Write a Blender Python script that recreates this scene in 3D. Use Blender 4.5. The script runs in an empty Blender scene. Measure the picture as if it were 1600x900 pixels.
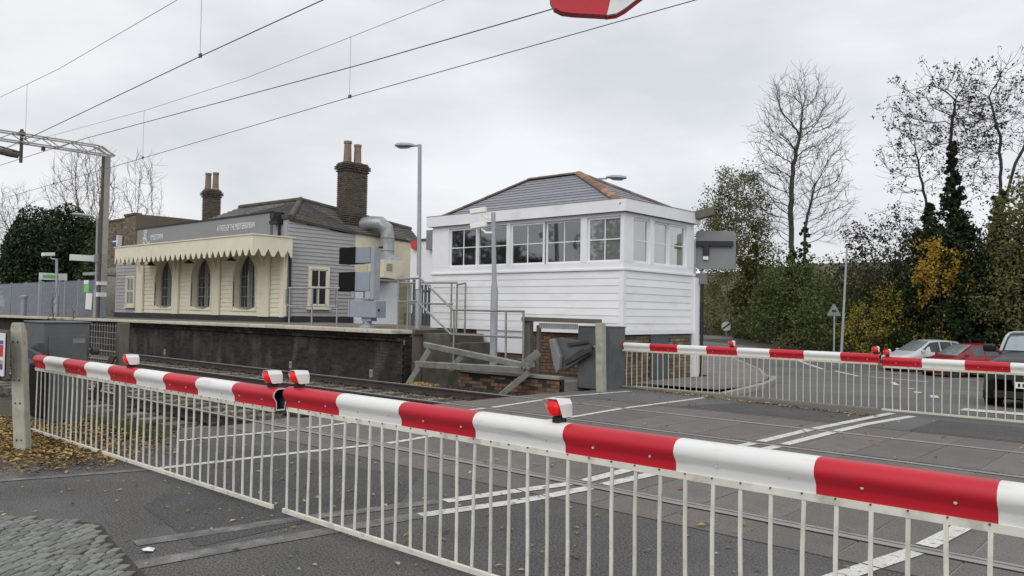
import bpy, math, random
import numpy as np
from mathutils import Vector, Matrix
rng = random.Random(7); nrg = np.random.default_rng(11)
scene = bpy.context.scene; COL = scene.collection
# ------------------------------------------------------------------ camera
cam = bpy.data.cameras.new('camera'); cob = bpy.data.objects.new('camera', cam); COL.objects.link(cob)
cam.sensor_width = 36.0; cam.lens = 28.125; cam.clip_start = 0.05; cam.clip_end = 2000
_r = Vector((0.74592, 0.66582, 0.01702)).normalized()
_f = Vector((-0.66640, 0.74480, 0.02965)); _f = (_f - _r * _f.dot(_r)).normalized()
_u = _r.cross(_f)
cob.matrix_world = Matrix(((_r.x, _u.x, -_f.x, 0), (_r.y, _u.y, -_f.y, 0), (_r.z, _u.z, -_f.z, 1.55), (0, 0, 0, 1)))
scene.camera = cob
# ------------------------------------------------------------------ sky and sun (overcast November day)
SUN_EL, SUN_AZ = math.radians(40), math.radians(158)      # azimuth clockwise from +Y
W = bpy.data.worlds.new('World'); scene.world = W; W.use_nodes = True
nt = W.node_tree; N = nt.nodes; N.clear(); Lk = nt.links.new
out = N.new('ShaderNodeOutputWorld')
sky = N.new('ShaderNodeTexSky'); sky.sky_type = 'NISHITA'; sky.sun_disc = False
sky.sun_elevation = SUN_EL; sky.sun_rotation = SUN_AZ
b1 = N.new('ShaderNodeBackground'); b1.inputs[1].default_value = 0.09; Lk(sky.outputs[0], b1.inputs[0])
tc = N.new('ShaderNodeTexCoord')
mp = N.new('ShaderNodeMapping'); mp.inputs['Scale'].default_value = (1.5, 1.5, 4.2); mp.inputs['Rotation'].default_value = (0.0, 0.12, 0.5)
Lk(tc.outputs['Generated'], mp.inputs[0])
n1 = N.new('ShaderNodeTexNoise'); n1.inputs['Scale'].default_value = 1.5; n1.inputs['Detail'].default_value = 6.0; n1.inputs['Roughness'].default_value = 0.5
Lk(mp.outputs[0], n1.inputs['Vector'])
cr = N.new('ShaderNodeValToRGB'); e = cr.color_ramp.elements
e[0].position = 0.36; e[0].color = (0.69, 0.715, 0.75, 1)
e[1].position = 0.60; e[1].color = (0.93, 0.94, 0.96, 1)
Lk(n1.outputs[0], cr.inputs[0])
b2 = N.new('ShaderNodeBackground'); Lk(cr.outputs[0], b2.inputs[0])
# the cloud is a little thinner, hence brighter, towards the side the sun stands on (+X)
vd = N.new('ShaderNodeVectorMath'); vd.operation = 'DOT_PRODUCT'; vd.inputs[1].default_value = (0.95, 0.05, 0.2); Lk(tc.outputs['Generated'], vd.inputs[0])
md = N.new('ShaderNodeMath'); md.operation = 'MULTIPLY_ADD'; md.inputs[1].default_value = 0.12; md.inputs[2].default_value = 1.12; Lk(vd.outputs['Value'], md.inputs[0]); Lk(md.outputs[0], b2.inputs[1])
mx = N.new('ShaderNodeMixShader'); mx.inputs[0].default_value = 0.9
Lk(b1.outputs[0], mx.inputs[1]); Lk(b2.outputs[0], mx.inputs[2]); Lk(mx.outputs[0], out.inputs[0])
sl = bpy.data.lights.new('sun', 'SUN'); sl.energy = 1.3; sl.angle = math.radians(50); sl.color = (1.0, 0.97, 0.93)
so = bpy.data.objects.new('sun', sl); COL.objects.link(so)
_d = Vector((math.sin(SUN_AZ) * math.cos(SUN_EL), math.cos(SUN_AZ) * math.cos(SUN_EL), math.sin(SUN_EL)))
so.rotation_euler = _d.to_track_quat('Z', 'Y').to_euler()
vs = scene.view_settings; vs.view_transform = 'Standard'; vs.look = 'None'; vs.gamma = 1.0; vs.exposure = 0.0; vs.use_curve_mapping = False
# ------------------------------------------------------------------ materials
MATS = {}
def pm(name, col, rough=0.65, var=0.15, scale=6.0, bump=0.15, bscale=60.0, metal=0.0, island=None, objr=0.0,
       dirt=None, dlo=0.5, dhi=0.7, dscale=3.0, fine=0.0, fscale=300.0, spec=0.4, stretch=None, emis=None, coat=0.0, bdist=0.01):
    m = bpy.data.materials.new(name); m.use_nodes = True; t = m.node_tree; n = t.nodes; L = t.links.new
    bs = n['Principled BSDF']
    bs.inputs['Roughness'].default_value = rough; bs.inputs['Metallic'].default_value = metal
    bs.inputs['Specular IOR Level'].default_value = spec; bs.inputs['Coat Weight'].default_value = coat
    c = n.new('ShaderNodeTexCoord'); vec = c.outputs['Object']
    if stretch:
        mm = n.new('ShaderNodeMapping'); mm.inputs['Scale'].default_value = stretch; L(vec, mm.inputs[0]); vec = mm.outputs[0]
    base = None
    if island:
        g = n.new('ShaderNodeNewGeometry'); r = n.new('ShaderNodeValToRGB'); r.color_ramp.interpolation = 'LINEAR'
        els = r.color_ramp.elements
        while len(els) < len(island): els.new(0.5)
        for i, k in enumerate(island):
            els[i].position = i / (len(island) - 1); els[i].color = (*k, 1)
        L(g.outputs['Random Per Island'], r.inputs[0]); base = r.outputs[0]
    def mulvar(src, fac_socket, amt, lo=.25, hi=.75):
        mr = n.new('ShaderNodeMapRange'); mr.inputs['To Min'].default_value = 1 - amt; mr.inputs['To Max'].default_value = 1 + amt
        mr.inputs['From Min'].default_value = lo; mr.inputs['From Max'].default_value = hi
        L(fac_socket, mr.inputs['Value'])
        mu = n.new('ShaderNodeMix'); mu.data_type = 'RGBA'; mu.blend_type = 'MULTIPLY'; mu.inputs['Factor'].default_value = 1
        if src is None: mu.inputs[6].default_value = (*col, 1)
        else: L(src, mu.inputs[6])
        L(mr.outputs[0], mu.inputs[7]); return mu.outputs[2]
    def noise(sc, det=4.0):
        q = n.new('ShaderNodeTexNoise'); q.inputs['Scale'].default_value = sc; q.inputs['Detail'].default_value = det; L(vec, q.inputs['Vector']); return q.outputs[0]
    if var: base = mulvar(base, noise(scale), var)
    if fine: base = mulvar(base, noise(fscale, 2.0), fine, .34, .66)
    if objr:
        oi = n.new('ShaderNodeObjectInfo'); base = mulvar(base, oi.outputs['Random'], objr)
    if dirt:
        mr = n.new('ShaderNodeMapRange'); mr.inputs['From Min'].default_value = dlo; mr.inputs['From Max'].default_value = dhi
        L(noise(dscale, 6.0), mr.inputs['Value'])
        mu = n.new('ShaderNodeMix'); mu.data_type = 'RGBA'; L(mr.outputs[0], mu.inputs['Factor'])
        if base is None: mu.inputs[6].default_value = (*col, 1)
        else: L(base, mu.inputs[6])
        mu.inputs[7].default_value = (*dirt, 1); base = mu.outputs[2]
    if base is None: bs.inputs['Base Color'].default_value = (*col, 1)
    else: L(base, bs.inputs['Base Color'])
    if bump:
        b = n.new('ShaderNodeBump'); b.inputs['Strength'].default_value = bump; b.inputs['Distance'].default_value = bdist
        L(noise(bscale, 3.0), b.inputs['Height']); L(b.outputs[0], bs.inputs['Normal'])
    if emis:
        bs.inputs['Emission Color'].default_value = (*emis[:3], 1); bs.inputs['Emission Strength'].default_value = emis[3]
    MATS[name] = m; return m
def leafmat(name, pal, rough=0.6, trans=0.25):
    m = pm(name, (0, 0, 0), rough, var=0.25, scale=0.8, bump=0, island=pal, spec=0.25)
    n = m.node_tree.nodes; L = m.node_tree.links.new; bs = n['Principled BSDF']
    tr = n.new('ShaderNodeBsdfTranslucent'); mxs = n.new('ShaderNodeMixShader'); mxs.inputs[0].default_value = trans
    L(bs.inputs['Base Color'].links[0].from_socket, tr.inputs[0])
    o = n['Material Output']; L(bs.outputs[0], mxs.inputs[1]); L(tr.outputs[0], mxs.inputs[2]); L(mxs.outputs[0], o.inputs[0]); return m
def glass(name, tint, fac=0.55):
    m = bpy.data.materials.new(name); m.use_nodes = True; n = m.node_tree.nodes; L = m.node_tree.links.new; n.clear()
    o = n.new('ShaderNodeOutputMaterial'); g = n.new('ShaderNodeBsdfGlossy'); g.inputs['Roughness'].default_value = 0.03; g.inputs[0].default_value = (.9, .92, .95, 1)
    t = n.new('ShaderNodeBsdfTransparent'); t.inputs[0].default_value = (*tint, 1)
    f = n.new('ShaderNodeFresnel'); f.inputs[0].default_value = 1.5
    mr = n.new('ShaderNodeMath'); mr.operation = 'MULTIPLY'; mr.inputs[1].default_value = fac * 8.0; mr.use_clamp = True; L(f.outputs[0], mr.inputs[0])
    x = n.new('ShaderNodeMixShader'); L(mr.outputs[0], x.inputs[0]); L(t.outputs[0], x.inputs[1]); L(g.outputs[0], x.inputs[2]); L(x.outputs[0], o.inputs[0])
    MATS[name] = m; return m
BRK = [(.10, .055, .04), (.16, .085, .055), (.20, .12, .075), (.09, .07, .055), (.22, .15, .09), (.13, .075, .05)]
YBRK = [(.10, .08, .055), (.18, .14, .09), (.24, .19, .12), (.08, .065, .05), (.15, .11, .075), (.20, .145, .09)]
pm('white_paint', (.80, .80, .83), .45, .05, 2.5, .05, 40, dirt=(.60, .60, .60), dlo=.62, dhi=.95, dscale=2.2)
pm('white_board', (.82, .82, .835), .45, .05, 1.6, .06, 30, objr=.03, dirt=(.62, .62, .60), dlo=.54, dhi=.95, dscale=2.2, stretch=(.7, .7, 2.0))
pm('cream_paint', (.72, .68, .53), .5, .06, 2.0, .05, 40, dirt=(.52, .49, .38), dlo=.6, dhi=.95, dscale=1.6)
pm('grey_board', (.37, .365, .36), .55, .10, 3.0, .1, 30, stretch=(1, 1, 4))
pm('sign_grey', (.25, .25, .25), .5, .06, 1.5, .03)
pm('door_grey', (.20, .20, .205), .5, .06, 3)
pm('dark_plinth', (.035, .034, .034), .7, .2, 3)
pm('black_trim', (.018, .018, .02), .5, .1)
pm('lettering', (.72, .72, .72), .5, 0, bump=0)
pm('lettering_red', (.5, .05, .05), .5, 0, bump=0)
pm('lettering_black', (.02, .02, .02), .5, 0, bump=0)
pm('mortar', (.24, .22, .19), .9, .25, 6, .3, 80)
pm('dark_mortar', (.036, .033, .030), .9, .25, 6, .3, 80)
pm('red_brick', BRK[0], .85, .25, 9, .3, 90, island=BRK)
pm('yellow_brick', YBRK[0], .85, .25, 9, .3, 90, island=YBRK, dirt=(.05, .045, .04), dlo=.55, dhi=.8, dscale=1.3)
pm('chimney_brick', (.1, .08, .06), .85, .25, 9, .3, 90, island=[(.055, .045, .038), (.10, .075, .055), (.075, .06, .05), (.13, .10, .07), (.045, .04, .036)], dirt=(.03, .028, .026), dlo=.55, dhi=.8, dscale=1.3)
pm('soot_brick', (.03, .026, .023), .9, .35, 4, .35, 60, island=[(.018, .016, .015), (.034, .028, .024), (.050, .037, .030), (.022, .020, .018)], dirt=(.125, .118, .105), dlo=.52, dhi=.80, dscale=1.9, stretch=(1, 1, .45))
pm('shaded_mossy_concrete', (.10, .095, .075), .9, .3, 2.5, .4, 40, dirt=(.05, .055, .03), dlo=.5, dhi=.7, dscale=2)  # base colour darkened for the shade on the platform steps; green moss patches
pm('concrete_post', (.36, .35, .285), .85, .18, 5, .35, 90, dirt=(.20, .20, .15), dlo=.5, dhi=.78, dscale=6)
pm('concrete', (.27, .26, .235), .9, .2, 3, .3, 60, dirt=(.15, .14, .12), dlo=.5, dhi=.75, dscale=2)
pm('coping', (.52, .48, .39), .8, .12, 3, .2, 60, objr=.08, dirt=(.28, .26, .21), dlo=.52, dhi=.75, dscale=3)
pm('platform_top', (.17, .14, .125), .9, .2, 1.2, .2, 60, fine=.2)
pm('slate', (.25, .255, .28), .6, .16, 4, .2, 50, objr=.08, stretch=(6, 6, 1))
pm('ridge_tile', (.27, .155, .105), .8, .25, 5, .3, 50, objr=.25)
pm('ridge_tile_dull', (.15, .115, .085), .85, .25, 5, .3, 50, objr=.25)
pm('old_tile', (.13, .12, .11), .85, .25, 1.6, .4, 30, island=[(.10, .095, .09), (.14, .13, .122), (.12, .115, .108), (.165, .155, .145)], dirt=(.16, .145, .10), dlo=.58, dhi=.8, dscale=1)
pm('terracotta', (.25, .175, .13), .8, .25, 3, .2, 40, dirt=(.10, .085, .07), dlo=.5, dhi=.75, dscale=2)
pm('galv', (.36, .375, .385), .45, .16, 7, .08, 40, metal=.45, dirt=(.22, .225, .22), dlo=.5, dhi=.8, dscale=4)
pm('gantry_steel', (.33, .31, .28), .6, .2, 6, .1, 40)
pm('galv_rail', (.30, .30, .285), .5, .2, 8, .1, 40, metal=.35, dirt=(.17, .155, .13), dlo=.5, dhi=.8, dscale=4)
pm('lamp_grey', (.33, .355, .385), .5, .08, 5, .03, 40)
pm('lens_clear', (.55, .58, .6), .2, .1, 20, .2, 60)
pm('signal_grey', (.27, .305, .35), .5, .08, 4, .03, 40)
pm('cabinet_grey', (.105, .11, .112), .6, .2, 4, .15, 60, dirt=(.13, .13, .12), dlo=.55, dhi=.8, dscale=3)
pm('machine_dark', (.045, .047, .05), .6, .2, 4, .15, 60)
pm('black_hood', (.006, .006, .007), .6, .1, spec=.15)
pm('rail_side', (.055, .042, .035), .8, .25, 5, .3, 60)
pm('rail_head', (.34, .335, .33), .38, .15, 4, .05, 60, metal=.6)
pm('sleeper', (.19, .165, .135), .9, .25, 5, .4, 50, objr=.25)
pm('ballast', (.06, .052, .045), .95, .3, 6, .6, 30, island=[(.05, .044, .038), (.10, .086, .072), (.14, .122, .10), (.07, .058, .048), (.12, .092, .07)])
pm('track_bed', (.05, .044, .038), .95, .3, 5, .8, 25, bdist=.04)
pm('asphalt', (.104, .100, .096), .85, .22, .9, 1.0, 60, fine=.6, fscale=70, dirt=(.15, .148, .146), dlo=.48, dhi=.8, dscale=.8, bdist=.02)
pm('asphalt_far', (.118, .117, .116), .9, .22, .5, .4, 50, fine=.3, fscale=45, dirt=(.165, .162, .155), dlo=.5, dhi=.75, dscale=.35)
pm('patch_asphalt', (.084, .082, .080), .85, .2, 2, 1.0, 60, fine=.55, fscale=70, bdist=.02)
pm('footway', (.135, .130, .125), .85, .2, 1.2, .8, 60, fine=.4, fscale=70)
pm('pavement_pink', (.185, .165, .155), .9, .15, .8, .2, 60, fine=.15, fscale=60, dirt=(.13, .12, .11), dlo=.5, dhi=.75, dscale=.7)
pm('deck', (.146, .132, .120), .82, .24, 1.3, .5, 80, objr=.07, fine=.34, fscale=70, dirt=(.10, .092, .087), dlo=.5, dhi=.8, dscale=1.7)
pm('joint_fill', (.27, .255, .24), .9, .2, 8, .3, 60)
pm('kerb', (.30, .29, .27), .85, .15, 5, .2, 50, objr=.1)
pm('cobble', (.185, .190, .172), .75, .25, 12, .6, 70, objr=.22, bdist=.006, dirt=(.09, .085, .07), dlo=.5, dhi=.75, dscale=14)
pm('cobble_joint', (.05, .045, .036), .95, .3, 12, .5, 60)
pm('road_paint', (.60, .59, .55), .75, .12, 5, .3, 60, dirt=(.17, .163, .155), dlo=.55, dhi=.72, dscale=16, fine=.15, fscale=70)
pm('road_paint_worn', (.205, .20, .19), .85, .15, 4, .5, 85, dirt=(.12, .119, .12), dlo=.38, dhi=.62, dscale=7, fine=.3, fscale=95)
pm('boom_white', (.74, .74, .72), .42, .06, 3, .03, 30, dirt=(.46, .455, .43), dlo=.54, dhi=.88, dscale=6, stretch=(.6, 3, 3))
pm('boom_red', (.50, .014, .030), .42, .10, 3, .03, 30, spec=.4, dirt=(.33, .03, .035), dlo=.56, dhi=.85, dscale=5, stretch=(.7, 3, 3))
pm('skirt_white', (.62, .61, .54), .55, .12, 6, .05, 40, objr=.10, dirt=(.30, .28, .21), dlo=.52, dhi=.8, dscale=9)
pm('skirt_dirty', (.22, .205, .165), .7, .2, 4, .05, 40)
pm('skirt_far', (.56, .54, .43), .55, .12, 6, .05, 40)
pm('lamp_white', (.78, .78, .74), .4, .05, 9, .03)
pm('red_lens', (.62, .012, .015), .15, .1, 60, .3, 90, emis=(.8, .01, .01, .25))
pm('rubber', (.018, .018, .018), .7, .1)
pm('bolt', (.12, .10, .08), .5, .1, metal=.5)
pm('timber', (.125, .115, .095), .9, .25, 6, .4, 40, stretch=(6, 6, 1), dirt=(.10, .105, .07), dlo=.5, dhi=.8)
pm('grey_plank', (.24, .24, .22), .85, .2, 5, .3, 40, objr=.12, dirt=(.13, .13, .11), dlo=.5, dhi=.8, dscale=4)
pm('mast_concrete', (.33, .32, .29), .85, .15, 3, .2, 40)
pm('rust_steel', (.10, .082, .072), .75, .25, 5, .2, 40)
pm('steel_dark', (.05, .045, .042), .6, .2, 5)
pm('wire', (.12, .10, .105), .5, .1, metal=.3)
pm('red_plastic', (.55, .05, .04), .4, .1)
pm('sign_white', (.76, .76, .76), .45, .04, bump=0)
pm('sign_blue', (.06, .09, .30), .45, .04, bump=0)
pm('sign_red', (.55, .03, .05), .45, .04, bump=0)
pm('sign_tan', (.42, .33, .22), .45, .04, bump=0)
pm('sign_purple', (.035, .02, .06), .45, .04, bump=0)
pm('sign_green', (.16, .52, .14), .45, .05, bump=0)
pm('sign_back', (.20, .205, .21), .5, .08, 3)
pm('palisade', (.27, .30, .34), .5, .12, 4, .05, 30, metal=.25)
pm('blind_cream', (.80, .80, .58), .7, .05, 2)
pm('blind_grey', (.62, .62, .61), .7, .06, 2)
pm('interior', (.55, .55, .54), .8, .1, 1)
pm('interior_dark', (.045, .043, .04), .8, .1, 1)
pm('teal_door', (.075, .088, .094), .5, .1, 3)
pm('dark_gate', (.065, .082, .092), .5, .1, 3)
pm('bark', (.062, .054, .042), .95, .25, 3, .5, 25, stretch=(3, 3, .7), dirt=(.075, .08, .045), dlo=.5, dhi=.75, dscale=2)
pm('bark_dark', (.045, .038, .036), .95, .25, 3, .4, 25)
pm('bark_pale', (.15, .115, .095), .95, .2, 3, .3, 25)
pm('grass_bank', (.085, .072, .04), .95, .4, .35, .5, 8, fine=.4, fscale=4, dirt=(.05, .05, .026), dlo=.45, dhi=.7, dscale=.25)
pm('soil', (.055, .046, .036), .95, .3, 3, .6, 30, dirt=(.06, .07, .03), dlo=.55, dhi=.75, dscale=1.2)
leafmat('leaf_ivy', [(.012, .024, .010), (.022, .042, .014), (.035, .06, .02), (.016, .03, .012)], .5, .1)
leafmat('leaf_evergreen', [(.020, .036, .012), (.04, .060, .02), (.07, .092, .03), (.025, .042, .014), (.095, .10, .04)], .55, .15)
leafmat('leaf_green', [(.06, .085, .025), (.09, .115, .035), (.13, .14, .05), (.05, .075, .022)])
leafmat('leaf_olive', [(.10, .10, .035), (.14, .135, .05), (.19, .175, .075), (.08, .085, .03)])
leafmat('leaf_brown', [(.04, .030, .020), (.07, .05, .03), (.055, .04, .03), (.03, .025, .018)])
leafmat('leaf_yellow', [(.36, .22, .025), (.44, .27, .03), (.26, .18, .025), (.48, .34, .06)])
leafmat('leaf_yellowgreen', [(.22, .20, .03), (.31, .25, .04), (.14, .145, .03), (.38, .27, .04)])
leafmat('leaf_fallen', [(.42, .26, .06), (.24, .13, .05), (.50, .36, .12), (.16, .085, .04), (.36, .22, .10), (.55, .45, .22), (.20, .12, .06)], .7, .1)
leafmat('leaf_fallen_dark', [(.20, .11, .04), (.12, .065, .03), (.36, .24, .06), (.09, .05, .028), (.28, .17, .08), (.46, .33, .09), (.34, .22, .12)], .75, .1)
leafmat('grass_blade', [(.09, .12, .03), (.14, .15, .045), (.07, .10, .025), (.17, .16, .07)], .7, .2)
glass('window_glass', (.88, .90, .89), .62)
glass('door_glass', (.30, .31, .32), .25)
pm('car_glass', (.06, .075, .08), .12, .2, 2, 0, spec=.6)
pm('car_silver', (.60, .61, .64), .3, .03, 2, 0, metal=.15, coat=.3)
pm('car_red', (.22, .010, .02), .35, .03, 2, 0, coat=.3)
pm('car_black', (.008, .008, .009), .35, .03, 2, 0, spec=.3, coat=.15)
pm('car_trim', (.02, .02, .021), .6, .05, 5)
pm('windscreen_sky_tint', (.36, .41, .43), .10, .15, 3, 0, metal=.6)  # pale metallic colour stands in for sky reflected in the glass
pm('dull_chrome', (.42, .43, .42), .35, .1, 5, 0, metal=.5)
pm('chrome', (.75, .76, .78), .15, 0, bump=0, metal=1)
pm('alloy', (.42, .43, .44), .35, .05, 5, 0, metal=.7)
pm('headlamp', (.75, .78, .8), .12, .05, 5, 0, coat=1)
pm('number_plate', (.8, .8, .76), .4, 0, bump=0)
pm('fan_cream', (.66, .62, .47), .5, .08, 3)
pm('text_yellow', (.62, .6, .2), .5, 0, bump=0)
M = MATS
# ------------------------------------------------------------------ builders
def props(o, label=None, cat=None, group=None, kind=None):
    if label: o['label'] = label
    if cat: o['category'] = cat
    if group: o['group'] = group
    if kind: o['kind'] = kind
    return o
def thing(name, label, cat, loc, group=None, kind=None, rotz=0.0):
    o = bpy.data.objects.new(name, None); COL.objects.link(o); o.location = loc; o.rotation_euler = (0, 0, rotz)
    o.empty_display_size = 0.2
    return props(o, label, cat, group, kind)
def toploc(p):
    while p.parent: p = p.parent
    return Vector(p.location)
class MB:
    def __init__(s): s.v = []; s.f = []; s.m = []
    def add(s, vs, fs, m=0):
        b = len(s.v); s.v.extend([tuple(p) for p in vs]); s.f.extend([tuple(i + b for i in q) for q in fs]); s.m.extend([m] * len(fs)); return s
    def box(s, x0, y0, z0, x1, y1, z1, m=0):
        x0, x1 = min(x0, x1), max(x0, x1); y0, y1 = min(y0, y1), max(y0, y1); z0, z1 = min(z0, z1), max(z0, z1)
        return s.add([(x0, y0, z0), (x1, y0, z0), (x1, y1, z0), (x0, y1, z0), (x0, y0, z1), (x1, y0, z1), (x1, y1, z1), (x0, y1, z1)],
              [(0, 3, 2, 1), (4, 5, 6, 7), (0, 1, 5, 4), (1, 2, 6, 5), (2, 3, 7, 6), (3, 0, 4, 7)], m)
    def obox(s, c, a, b, d, m=0):
        c, a, b, d = Vector(c), Vector(a), Vector(b), Vector(d)
        if a.cross(b).dot(d) < 0: a = -a
        vs = [c + a * i + b * j + d * k for k in (-1, 1) for (i, j) in ((-1, -1), (1, -1), (1, 1), (-1, 1))]
        return s.add(vs, [(0, 3, 2, 1), (4, 5, 6, 7), (0, 1, 5, 4), (1, 2, 6, 5), (2, 3, 7, 6), (3, 0, 4, 7)], m)
    def beam(s, p, q, w, h, up=(0, 0, 1), m=0):
        p, q = Vector(p), Vector(q); d = (q - p); u = Vector(up)
        sd = d.cross(u)
        if sd.length < 1e-6: sd = d.cross(Vector((0, 1, 0)))
        sd.normalize(); u2 = sd.cross(d).normalized()
        return s.obox((p + q) / 2, d / 2, sd * w / 2, u2 * h / 2, m)
    def tube(s, pts, r, n=8, m=0, cap=True):
        pts = [Vector(p) for p in pts]; rs = r if isinstance(r, (list, tuple)) else [r] * len(pts)
        rings = []; ref = None
        for i, p in enumerate(pts):
            d = (pts[min(i + 1, len(pts) - 1)] - pts[max(i - 1, 0)]).normalized()
            if ref is None:
                ref = Vector((0, 0, 1)) if abs(d.z) < .9 else Vector((1, 0, 0))
            a = (ref - d * ref.dot(d)).normalized(); b = d.cross(a); ref = a
            rings.append([p + (a * math.cos(t) + b * math.sin(t)) * rs[i] for t in [2 * math.pi * k / n for k in range(n)]])
        vs = [v for rg in rings for v in rg]; fs = []
        for i in range(len(pts) - 1):
            for k in range(n): fs.append((i * n + k, i * n + (k + 1) % n, (i + 1) * n + (k + 1) % n, (i + 1) * n + k))
        if cap: fs.append(tuple(range(n))[::-1]); fs.append(tuple(range((len(pts) - 1) * n, len(pts) * n)))
        return s.add(vs, fs, m)
    def lathe(s, prof, c, axis='z', n=16, m=0):
        c = Vector(c); vs = []; fs = []
        for (r, h) in prof:
            for k in range(n):
                t = 2 * math.pi * k / n; a, b = r * math.cos(t), r * math.sin(t)
                vs.append(c + Vector({'z': (a, b, h), 'x': (h, a, b), 'y': (b, h, a)}[axis]))
        for i in range(len(prof) - 1):
            for k in range(n): fs.append((i * n + k, i * n + (k + 1) % n, (i + 1) * n + (k + 1) % n, (i + 1) * n + k))
        fs.append(tuple(range(n))[::-1]); fs.append(tuple(range((len(prof) - 1) * n, len(prof) * n)))
        return s.add(vs, fs, m)
    def prism(s, poly, axis, a, b, m=0):
        # poly: 2-D points; axis x -> (y,z), y -> (x,z), z -> (x,y)
        f = {'x': lambda p, t: (t, p[0], p[1]), 'y': lambda p, t: (p[0], t, p[1]), 'z': lambda p, t: (p[0], p[1], t)}[axis]
        n = len(poly); vs = [f(p, a) for p in poly] + [f(p, b) for p in poly]
        fs = [tuple(range(n))[::-1], tuple(range(n, 2 * n))] + [(i, (i + 1) % n, n + (i + 1) % n, n + i) for i in range(n)]
        return s.add(vs, fs, m)
    def slab(s, pts, th, m=0):
        # polygon in space thickened downwards along its normal
        P = [Vector(p) for p in pts]; nn = (P[1] - P[0]).cross(P[2] - P[0]).normalized()
        if nn.z < 0: P = P[::-1]; nn = -nn
        n = len(P); vs = P + [p - nn * th for p in P]
        return s.add(vs, [tuple(range(n)), tuple(range(n, 2 * n))[::-1]] + [(n + i, n + (i + 1) % n, (i + 1) % n, i) for i in range(n)], m)
    def build(s, name, mat, parent=None, smooth=False, bevel=0.0, kind=None, label=None, recalc=True, world=True, group=None, cat=None):
        me = bpy.data.meshes.new(name); off = toploc(parent) if (parent is not None and world) else Vector((0, 0, 0))
        me.from_pydata([(p[0] - off.x, p[1] - off.y, p[2] - off.z) for p in s.v], [], s.f)
        for k in (mat if isinstance(mat, (list, tuple)) else [mat]): me.materials.append(M[k] if isinstance(k, str) else k)
        me.polygons.foreach_set('material_index', s.m)
        if recalc:
            import bmesh
            bm = bmesh.new(); bm.from_mesh(me); bmesh.ops.recalc_face_normals(bm, faces=bm.faces); bm.to_mesh(me); bm.free()
        if smooth:
            me.polygons.foreach_set('use_smooth', [True] * len(me.polygons)); me.set_sharp_from_angle(angle=math.radians(smooth if smooth is not True else 40))
        me.update()
        o = bpy.data.objects.new(name, me); COL.objects.link(o)
        if parent is not None: o.parent = parent
        if bevel:
            bv = o.modifiers.new('bevel', 'BEVEL'); bv.width = bevel; bv.segments = 2; bv.limit_method = 'ANGLE'
        return props(o, label, cat, group, kind)
def inst(src, parent, loc, rot=(0, 0, 0), scale=(1, 1, 1)):
    o = src.copy(); COL.objects.link(o); o.parent = parent
    o.location = Vector(loc) - (toploc(parent) if parent is not None else Vector((0, 0, 0))); o.rotation_euler = rot; o.scale = scale; return o
def nmesh(name, V, F, mat, parent=None, kind=None, label=None, cat=None, group=None, smooth=False):
    # numpy mesh: V (n,3), F (m,k) all faces with k corners
    V = np.asarray(V, np.float32); F = np.asarray(F, np.int32)
    if parent is not None: V = V - np.array(toploc(parent), np.float32)
    me = bpy.data.meshes.new(name); k = F.shape[1]
    me.vertices.add(len(V)); me.vertices.foreach_set('co', V.ravel()); me.loops.add(F.size); me.loops.foreach_set('vertex_index', F.ravel())
    me.polygons.add(len(F)); me.polygons.foreach_set('loop_start', np.arange(0, F.size, k, dtype=np.int32))
    try: me.polygons.foreach_set('loop_total', np.full(len(F), k, np.int32))
    except Exception: pass
    if smooth: me.polygons.foreach_set('use_smooth', np.ones(len(F), bool))
    me.materials.append(M[mat]); me.update(calc_edges=True); me.validate()
    o = bpy.data.objects.new(name, me); COL.objects.link(o)
    if parent is not None: o.parent = parent
    return props(o, label, cat, group, kind)
def text(name, s, mat, parent, loc, ux, uz, size, sx=1.0, ext=0.004):
    # lettering standing in the plane spanned by ux (reading direction) and uz (up)
    cu = bpy.data.curves.new(name, 'FONT'); cu.body = s; cu.size = size; cu.extrude = ext; cu.align_x = 'LEFT'
    tmp = bpy.data.objects.new(name, cu); COL.objects.link(tmp); dg = bpy.context.evaluated_depsgraph_get()
    me = bpy.data.meshes.new_from_object(tmp.evaluated_get(dg)); bpy.data.objects.remove(tmp)
    ux, uz = Vector(ux).normalized(), Vector(uz).normalized(); nn = ux.cross(uz)
    me.transform(Matrix(((ux.x * sx, uz.x, nn.x, 0), (ux.y * sx, uz.y, nn.y, 0), (ux.z * sx, uz.z, nn.z, 0), (0, 0, 0, 1))))
    me.materials.clear(); me.materials.append(M[mat])
    o = bpy.data.objects.new(name, me); COL.objects.link(o); o.parent = parent; o.location = Vector(loc) - toploc(parent); return o
def brick_wall(mb, mm, org, u, nrm, width, height, skip=None, bl=.215, bh=.065, j=.012, proud=.007, back=.05, jit=.003):
    # stretcher-bond bricks standing proud of a mortar sheet; u along wall, z up, nrm outwards
    org, u, nrm = Vector(org), Vector(u).normalized(), Vector(nrm).normalized(); z = Vector((0, 0, 1)); r = 0; y = 0.0
    while y + bh * .6 < height:
        h1 = min(bh, height - y); x = -(bl + j) / 2 if r % 2 else 0.0
        while x < width:
            a, b = max(x, 0), min(x + bl, width)
            if b - a > .03 and not (skip and skip((a + b) / 2, y + h1 / 2)):
                p = proud + rng.uniform(-jit, jit)
                mb.obox(org + u * (a + b) / 2 + z * (y + h1 / 2) + nrm * (p - back / 2), u * (b - a) / 2, nrm * back / 2, z * h1 / 2)
            x += bl + j
        y += bh + j; r += 1
def arc(c, r, a0, a1, n): return [(c[0] + r * math.cos(a0 + (a1 - a0) * k / n), c[1] + r * math.sin(a0 + (a1 - a0) * k / n)) for k in range(n + 1)]
def sstep(a, b, x): t = min(1, max(0, (x - a) / (b - a))); return t * t * (3 - 2 * t)
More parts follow.
